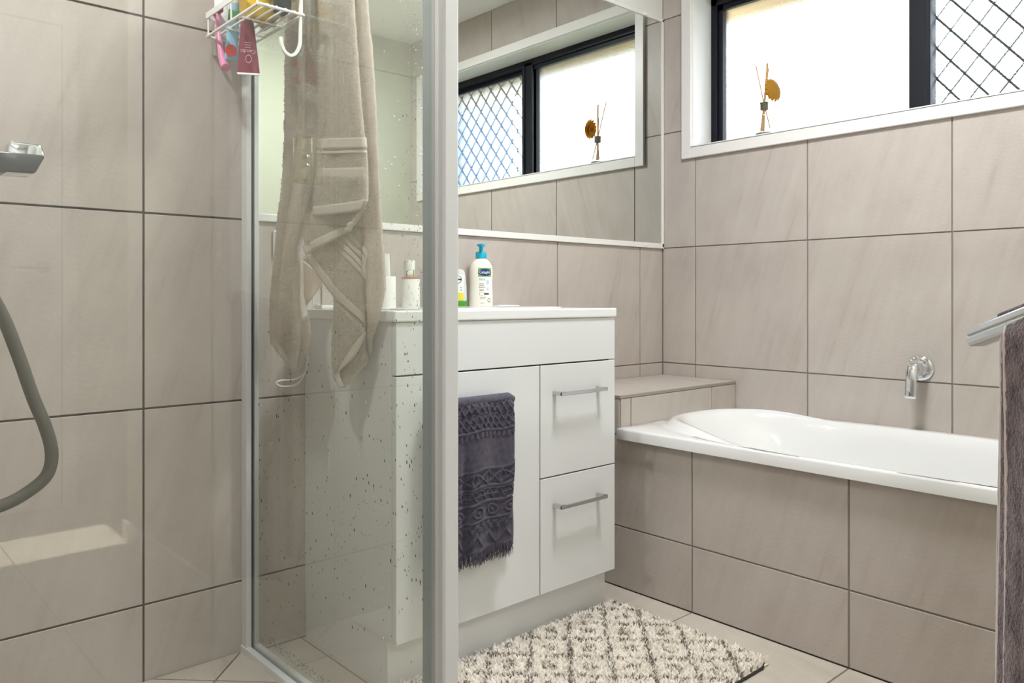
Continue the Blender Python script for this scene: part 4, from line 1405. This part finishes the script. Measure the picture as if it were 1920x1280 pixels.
# two white canisters and what stands on them
j1 = pY(770, 577, -0.30); j1.z = BZ
can1 = empty('canister', j1); tag(can1, 'white canister with wooden lid beside the shower post', 'canister', 'white canisters on the vanity')
MB().lathe(j1, [(0.016, 0), (0.0215, 0.003), (0.0225, 0.008), (0.0225, 0.074), (0.0215, 0.0755)], 32).build('body', 'plastic_white', can1, smooth=True)
MB().lathe(j1 + Vector((0, 0, 0.0755)), [(0.0228, 0), (0.0230, 0.0025), (0.0222, 0.004), (0.001, 0.004)], 32).build('lid', 'cork_wood', can1, smooth=True)
j2 = pY(722, 577, -0.295); j2.z = BZ
can2 = empty('canister', j2); tag(can2, 'plain white canister beside the beige towels', 'canister', 'white canisters on the vanity')
MB().lathe(j2, [(0.022, 0), (0.0255, 0.002), (0.0262, 0.006), (0.0262, 0.078), (0.025, 0.080), (0.0235, 0.080), (0.0235, 0.01), (0.001, 0.008)], 32).build('body', 'plastic_white', can2, smooth=True)
rj = j1 + Vector((-0.003, 0.001, 0.0796))
ro = empty('roll_on', rj); tag(ro, 'small white roll on stick standing on the wooden lid', 'deodorant')
MB().lathe(rj, [(0.011, 0), (0.0125, 0.002), (0.0125, 0.018), (0.0115, 0.0195)], 24).build('body', 'label_white', ro, smooth=True)
MB().lathe(rj + Vector((0, 0, 0.0185)), [(0.0132, 0), (0.0132, 0.021), (0.012, 0.023), (0.001, 0.0235)], 24).build('cap', 'plastic_white', ro, smooth=True)
fR, rR = rot_frame(rj, 0)
patch(ro, 'green_print', rj + rR * 0.0096 + Vector((0, 0, 0.0095)), rR, Vector((0, 0, 1)), fR, 0.0016, 0.008, 'label_green', off=0.0092)
patch(ro, 'red_print', rj - rR * 0.005 + Vector((0, 0, 0.0095)), rR, Vector((0, 0, 1)), fR, 0.0035, 0.006, 'maroon', ell=True, off=0.0128)
patch(ro, 'white_print', rj - rR * 0.0035 + Vector((0, 0, 0.0095)), rR, Vector((0, 0, 1)), fR, 0.003, 0.005, 'label_white', ell=True, off=0.0134)
t0, t1 = j2 + Vector((0.006, 0, 0.012)), j2 + Vector((0.002, 0.006, 0.135))
tt_, sd, nn, dn = flat_tube('cream_tube', t0, t1, 0.011, 0.012, 0.011, 0.002, 'plastic_white', 'white tube standing in the plain canister', 'tube', toCam(t0))

# phone charger, its cable, wall socket
ch = pY(608, 573, -0.055)
chg = MB().box(ch.x - 0.022, ch.x + 0.022, -0.082, -0.040, BZ, BZ + 0.010).build('charger', 'plastic_white', bevel=0.003)
tag(chg, 'small white charger block on the bench corner', 'charger')
cpt = [(600, 452, -0.012), (596, 480, -0.03), (590, 530, -0.035), (586, 575, -0.03), (583, 600, -0.03), (582, 632, -0.03), (576, 650, -0.03), (580, 675, -0.03), (570, 700, -0.05), (552, 711, -0.06), (528, 713, -0.07), (518, 718, -0.07), (527, 724, -0.07), (548, 723, -0.06), (562, 715, -0.04), (574, 690, -0.03), (581, 640, -0.025), (583, 590, -0.03), (592, 571, -0.04), (600, 573, -0.05)]
cab = MB().tube(catmull([pY(*q) for q in cpt], 6), 0.0022, 8).build('charging_cable', 'plastic_white', smooth=True)
tag(cab, 'thin white cable looping down beside the vanity', 'cable')
so = empty('power_socket', (-1.570, 0, 1.03)); tag(so, 'white double power socket on the wall behind the towels', 'socket')
MB().box(-1.628, -1.512, -0.009, -0.0005, 0.995, 1.065).build('plate', 'plastic_white', so, bevel=0.003)
for dx in (-0.030, 0.030):
    MB().box(-1.570 + dx - 0.008, -1.570 + dx + 0.008, -0.0135, -0.009, 1.044, 1.058).build('switch', 'plastic_white', so, bevel=0.001)
MB().box(-1.565, -1.525, -0.045, -0.009, 1.0, 1.04).build('plug', 'plastic_white', so, bevel=0.004)

# ------------------------------------------------------------------ reed diffuser on the window sill
rd = pX(1433, 250, 0.060); rd.z = WZ0 + 0.002
dif = empty('reed_diffuser', rd); tag(dif, 'glass reed diffuser with yellow flower on the window sill', 'diffuser')
MB().lathe(rd, [(0.028, 0), (0.033, 0.002), (0.033, 0.075), (0.030, 0.088), (0.022, 0.098), (0.014, 0.102), (0.012, 0.103)], 32).build('bottle', 'clear_glass', dif, smooth=True)
mat('oil', (214, 220, 226), 0.05, trans=0.8)
MB().lathe(rd + Vector((0, 0, 0.003)), [(0.029, 0), (0.030, 0.002), (0.030, 0.014), (0.001, 0.0145)], 28).build('oil', 'oil', dif, smooth=True)
MB().lathe(rd + Vector((0, 0, 0.102)), [(0.0135, 0), (0.0145, 0.002), (0.0145, 0.022), (0.016, 0.024), (0.016, 0.026), (0.006, 0.026)], 24).build('collar', 'collar', dif, smooth=True)
for x_, y_, bx, by in ((1417, 122, 1444, 240), (1439, 119, 1427, 246), (1438, 150, 1432, 246), (1440, 128, 1429, 246)):
    a, b = pX(x_, y_, 0.070), pX(bx, by, 0.055)
    c = rd + Vector((0, 0, 0.12))
    MB().tube([a, c + (a - c) * 0.02, b], 0.0036 if x_ != 1417 else 0.0022, 8).build('reed', 'reed', dif, smooth=True)
fc = pX(1455, 166, 0.052)
MB().tube([rd + Vector((0, 0, 0.12)), fc + Vector((0, 0.022, -0.02)), fc], 0.0014, 8).build('stem', 'reed', dif, smooth=True)
ax = Vector((0.12, 0.9, -0.15)).normalized(); u_ = ax.orthogonal().normalized(); w_2 = ax.cross(u_)
fm = MB()
for ringi, (r0, r1, lift, n_) in enumerate(((0.004, 0.055, 0.000, 14), (0.004, 0.046, 0.006, 12), (0.003, 0.030, 0.012, 10))):
    for k in range(n_):
        a = 2 * math.pi * (k + 0.5 * ringi) / n_
        d = u_ * math.cos(a) + w_2 * math.sin(a); t_ = ax.cross(d)
        wv = 0.0082 - 0.0014 * ringi
        rows = []
        for f, ww in ((0.0, 0.25), (0.35, 0.8), (0.7, 1.0), (0.92, 0.75), (1.0, 0.2)):
            c = fc + d * (r0 + (r1 - r0) * f * (1 - 0.22 * f)) + ax * (lift + 0.016 * f * f)
            rows.append([c - t_ * wv * ww, c + ax * -0.0012, c + t_ * wv * ww])
        fm.rings(rows, cap=False, closed=False)
fo = fm.build('flower', 'flower', dif)
so_ = fo.modifiers.new('thickness', 'SOLIDIFY'); so_.thickness = 0.0008
MB().disc_axis(fc, ax, [(0.008, 0.0), (0.009, 0.008), (0.006, 0.014), (0.001, 0.016)], 16).build('flower_centre', 'flower', dif, smooth=True)

# ------------------------------------------------------------------ charcoal hand towel over the vanity door handle
ht = empty('hand_towel', (-1.335, -0.468, 0.26)); tag(ht, 'charcoal patterned hand towel with fringe hanging on the vanity door', 'towel')
HX0, HX1, HZT, HZB = -1.465, -1.213, 0.652, 0.292
HYF = -0.474


def relief(u, zz):
    """woven bands; u in metres across, zz metres down from the top; returns height in mm-ish 0..1"""
    def zig(p, period, amp, w):
        ph = abs(((u / period) % 1.0) - 0.5) * 2
        return 1.0 if abs(p - amp * ph) < w else 0.0
    def band(a, b): return a <= zz < b
    h = 0.55
    if band(0.0, 0.035) or band(0.038, 0.07):
        p = zz - (0.0 if zz < 0.036 else 0.038)
        h = 0.25 + 0.75 * max(zig(p, 0.036, 0.030, 0.004), zig(0.033 - p, 0.036, 0.030, 0.004))
    elif band(0.072, 0.078) or band(0.165, 0.171) or band(0.206, 0.212) or band(0.243, 0.248) or band(0.285, 0.290):
        h = 1.0
    elif band(0.080, 0.092):
        h = 1.0 if (u % 0.014) < 0.009 else 0.2
    elif band(0.172, 0.205):
        p = zz - 0.172
        ph = abs(((u / 0.044) % 1.0) - 0.5) * 2
        dd_ = abs(p - 0.0165) / 0.0165
        v_ = abs(ph - (1 - dd_))
        h = 1.0 if v_ < 0.16 or abs(ph - (1 - dd_) * 0.4) < 0.1 else 0.25
    elif band(0.214, 0.242):
        p = zz - 0.214
        h = 0.25 + 0.75 * max(zig(p, 0.030, 0.024, 0.0035), 1.0 if (p % 0.014) < 0.003 else 0)
    elif band(0.250, 0.284):
        p = zz - 0.250
        ph = abs(((u / 0.050) % 1.0) - 0.5) * 2
        e = math.hypot((ph - 0.0) * 1.2, (p - 0.017) / 0.017)
        h = 1.0 if 0.55 < e < 0.85 or e < 0.28 else 0.25
    elif band(0.292, 0.312):
        h = 1.0 if ((u % 0.022) < 0.013) != (zz > 0.302) else 0.25
    elif band(0.314, 0.352):
        h = 0.25 + 0.75 * zig(zz - 0.318, 0.048, 0.030, 0.005)
    return h


nu_, nv_ = 150, 220
vs_, fs_ = [], []
for j in range(nv_ + 1):
    v = j / nv_
    for i in range(nu_ + 1):
        u = i / nu_
        zz = v * (HZT - HZB)
        z = HZT - zz
        x = HX0 + (HX1 - HX0) * u
        # pinch where it hangs, slight flare, uneven lower edge
        x += 0.004 * math.sin(v * 5) * u - 0.012 * (u ** 3) * smooth01(0.5, 1.0, v) * 0.6
        roundtop = 0.010 * (1 - min(1, zz / 0.02)) ** 2
        endr = 0.020 * smooth01(0.90, 1.0, u) ** 2
        z2 = z - 0.012 * smooth01(0.93, 1.0, u) * (1 - min(1, zz / 0.03)) + 0.018 * (u - 0.5) * v + 0.02 * smooth01(0.9, 1.0, u) * v
        fold = 0.007 * math.sin(u * 15 + 0.8 * v) * (0.4 + 0.6 * v) + 0.006 * math.exp(-((u - 0.36) / 0.04) ** 2) * -2 * smooth01(0.2, 0.6, v)
        h = relief(u * 0.252 + 0.003 * math.sin(zz * 60), zz + 0.003 * math.sin(u * 14))
        y = HYF - fold - 0.0050 * h + roundtop + endr
        vs_.append((x, y, z2))
for j in range(nv_):
    for i in range(nu_):
        k = j * (nu_ + 1) + i
        fs_.append((k, k + nu_ + 1, k + nu_ + 2, k + 1))
fl = MB(); fl.add(vs_, fs_)
fo2 = fl.build('front_fall', T3, ht, recalc=False)
fo2.data.polygons.foreach_set('use_smooth', [True] * len(fo2.data.polygons))
front_bottom = [vs_[nv_ * (nu_ + 1) + i] for i in range(nu_ + 1)]
sd2 = fo2.modifiers.new('thickness', 'SOLIDIFY'); sd2.thickness = 0.004; sd2.offset = -1
# back fall close to the door, visible at the right end and lower left
bk = MB(); vs_, fs_ = [], []
for j in range(41):
    v = j / 40
    for i in range(41):
        u = i / 40
        zz = v * 0.37
        vs_.append((HX0 + 0.004 + (HX1 + 0.002 - HX0) * u + 0.003 * math.sin(v * 9), -0.4475 - 0.002 * math.sin(u * 20) - 0.004 * (1 - min(1, zz / 0.03)), HZT - 0.004 - zz - 0.02 * smooth01(0.9, 1, u) * (1 - v)))
for j in range(40):
    for i in range(40):
        k = j * 41 + i
        fs_.append((k, k + 41, k + 42, k + 1))
bk.add(vs_, fs_)
bo = bk.build('back_fall', T3, ht, recalc=False)
bo.data.polygons.foreach_set('use_smooth', [True] * len(bo.data.polygons))
s3 = bo.modifiers.new('thickness', 'SOLIDIFY'); s3.thickness = 0.006; s3.offset = 0
MB().tube([(HX0, -0.4635, HZT - 0.005), (HX1 - 0.02, -0.4635, HZT - 0.004), (HX1 - 0.004, -0.463, HZT - 0.010)], [0.0125, 0.0125, 0.009], 14).build('top_fold', T3, ht, smooth=True)
fr = MB()
for i in range(0, nu_ + 1, 1):
    p = Vector(front_bottom[i])
    for q in range(2):
        p2 = p + Vector((random.uniform(-0.002, 0.002), random.uniform(-0.001, 0.003), 0.003))
        ln = random.uniform(0.022, 0.036)
        fr.tube([p2, p2 + Vector((random.uniform(-0.003, 0.003), random.uniform(-0.003, 0.002), -ln * 0.5)), p2 + Vector((random.uniform(-0.006, 0.006), random.uniform(-0.004, 0.003), -ln))], [0.0009, 0.0008, 0.0004], 5)
for i in range(90):
    p2 = Vector((HX0 + 0.01 + i * 0.0028, -0.4485, HZT - 0.374))
    fr.tube([p2, p2 + Vector((random.uniform(-0.004, 0.004), 0, -random.uniform(0.02, 0.03)))], [0.0009, 0.0004], 5)
tag(fr.build('fringe', 'towel_grey', ht), 'charcoal thread fringe', kind='stuff')

# ------------------------------------------------------------------ towel arm and plum towel at the right edge
A0 = CAM + ray(1829, 634) * 0.85
A1 = CAM + ray(1965, 583) * 0.74
arm = empty('towel_rail', (A1.x, PFW, A1.z)); tag(arm, 'ridged chrome towel arm reaching in at the right edge', 'towel rail')
adir = (A0 - A1).normalized()
A2 = A1 - adir * ((A1.y - (PFW + 0.012)) / adir.y)
side_ = adir.cross(Vector((0, 0, 1))).normalized(); upv = side_.cross(adir).normalized()
pr = [(-0.0085, -0.009), (0.0085, -0.009), (0.0105, -0.006), (0.0105, 0.0005), (0.0085, 0.002), (0.0100, 0.004), (0.0098, 0.008), (0.0075, 0.0105), (-0.0075, 0.0105), (-0.0098, 0.008), (-0.0100, 0.004), (-0.0085, 0.002), (-0.0105, 0.0005), (-0.0105, -0.006)]
MB().rings([[p + side_ * a + upv * b for a, b in pr] for p in (A2, A1, A0)]).build('bar', 'satin_chrome', arm, bevel=0.0012)
MB().disc_axis((A2.x, PFW + 0.0005, A2.z), (0, 1, 0), [(0.026, 0), (0.026, 0.006), (0.012, 0.010), (0.012, 0.02)], 28).build('wall_plate', 'chrome', arm, smooth=True)

pt_ = empty('plum_towel', (A1.x, A1.y, 0.2)); tag(pt_, 'dark plum bath towel hanging from the chrome towel arm', 'towel')
def along(f): return A0 + (A2 - A0) * f
tw_dir = (A2 - A0)
for nm, off_, f0, f1, zbot, seed in (('front_fall', -0.020, 0.30, 0.94, 0.20, 1), ('middle_fall', -0.0125, 0.255, 0.93, 0.17, 2), ('back_fall', 0.017, 0.22, 0.94, 0.22, 3)):
    vs_, fs_ = [], []
    NU, NV = 26, 110
    for j in range(NV + 1):
        v = j / NV
        for i in range(NU + 1):
            u = i / NU
            p = along(f0 + (f1 - f0) * u)
            ztop = p.z + 0.010
            z = ztop + (zbot - ztop) * v
            wv_ = 0.006 * math.sin(u * 9 + seed) * smooth01(0, 0.3, v)
            x = p.x + off_ * (0.35 + 0.65 * smooth01(0, 0.03, v)) + wv_
            y = p.y - 0.010 * math.sin(v * 2.6 + seed) * (1 - u) * 0.5
            f = noise.noise(Vector((x, y, z)) * 150) * 0.0016
            vs_.append((x + f, y, z))
    for j in range(NV):
        for i in range(NU):
            k = j * (NU + 1) + i
            fs_.append((k, k + 1, k + NU + 2, k + NU + 1))
    mb = MB(); mb.add(vs_, fs_)
    o = mb.build(nm, T4, pt_)
    o.data.polygons.foreach_set('use_smooth', [True] * len(o.data.polygons))
    q = o.modifiers.new('thickness', 'SOLIDIFY'); q.thickness = 0.006; q.offset = 0
    edge = [Vector(vs_[j * (NU + 1)]) for j in range(NV + 1)]
    MB().tube(edge, 0.0036, 8).build('hem', 'towel_plum_hem', o, smooth=True)
MB().tube([along(0.24) + Vector((0, 0, 0.0125)), along(0.94) + Vector((0, 0, 0.0125))], 0.004, 8).build('top_fold', T4, pt_, smooth=True)

# ------------------------------------------------------------------ shaggy bath mat
RX0, RX1, RY0, RY1 = -1.575, -0.778, -0.905, -0.408
mat_o = empty('bath_mat', ((RX0 + RX1) / 2, (RY0 + RY1) / 2, 0)); tag(mat_o, 'shaggy cream bath mat with grey lattice pattern on the floor', 'bath mat')
MB().box(RX0, RX1, RY0, RY1, 0.0005, 0.006).build('backing', 'rug_base', mat_o, bevel=0.002)
MB().tube([(RX1 + 0.001, RY1 - 0.02, 0.004), (RX1 + 0.001, RY0 + 0.03, 0.004), (RX1 - 0.006, RY0 + 0.008, 0.004), (RX1 - 0.03, RY0 - 0.001, 0.004), (RX0, RY0 - 0.001, 0.004)], 0.003, 6).build('edging', 'rug_edge', mat_o, smooth=True)


def rug_grey(x, y):
    cs = 0.098
    p = ((x - y) * c45) / cs; q = ((x + y) * c45) / cs + 0.3
    fp, fq = abs(p - round(p)), abs(q - round(q))
    line = min(fp, fq)
    n1 = noise.noise(Vector((x * 45, y * 45, 3.0)))
    if line < 0.05 + 0.05 * n1:
        return 0.6
    cp, cq = p - math.floor(p) - 0.5, q - math.floor(q) - 0.5
    r_ = math.hypot(cp, cq)
    if r_ < 0.20 + 0.06 * n1 and r_ > 0.06:
        return 0.38
    return 0.0


fz = MB()
N = 34000
for k in range(N):
    x = random.uniform(RX0 + 0.002, RX1 - 0.002); y = random.uniform(RY0 + 0.002, RY1 - 0.002)
    fz.cur = 1 if random.random() < rug_grey(x, y) else 0
    h = random.uniform(0.011, 0.020)
    a = random.uniform(0, 2 * math.pi); ln = random.uniform(0.003, 0.013)
    dx, dy = math.cos(a), math.sin(a)
    w = random.uniform(0.0016, 0.0026)
    b0 = Vector((x, y, 0.005)); b1 = Vector((x + dx * ln * 0.4, y + dy * ln * 0.4, 0.005 + h * 0.75)); b2 = Vector((x + dx * ln, y + dy * ln, 0.005 + h))
    b2.x = min(b2.x, RX1 + 0.008); b2.y = min(b2.y, -0.396); b1.y = min(b1.y, -0.396)
    pz = Vector((-dy, dx, 0)) * w
    fz.add([b0 - pz, b0 + pz, b1 + pz, b1 - pz, b2], [(0, 1, 2, 3), (3, 2, 4)])
tag(fz.build('pile', ['rug_white', 'rug_grey'], mat_o, recalc=False), 'shaggy cream and grey pile', kind='stuff')

for o in bpy.data.objects:
    if '_org' in o:
        del o['_org']
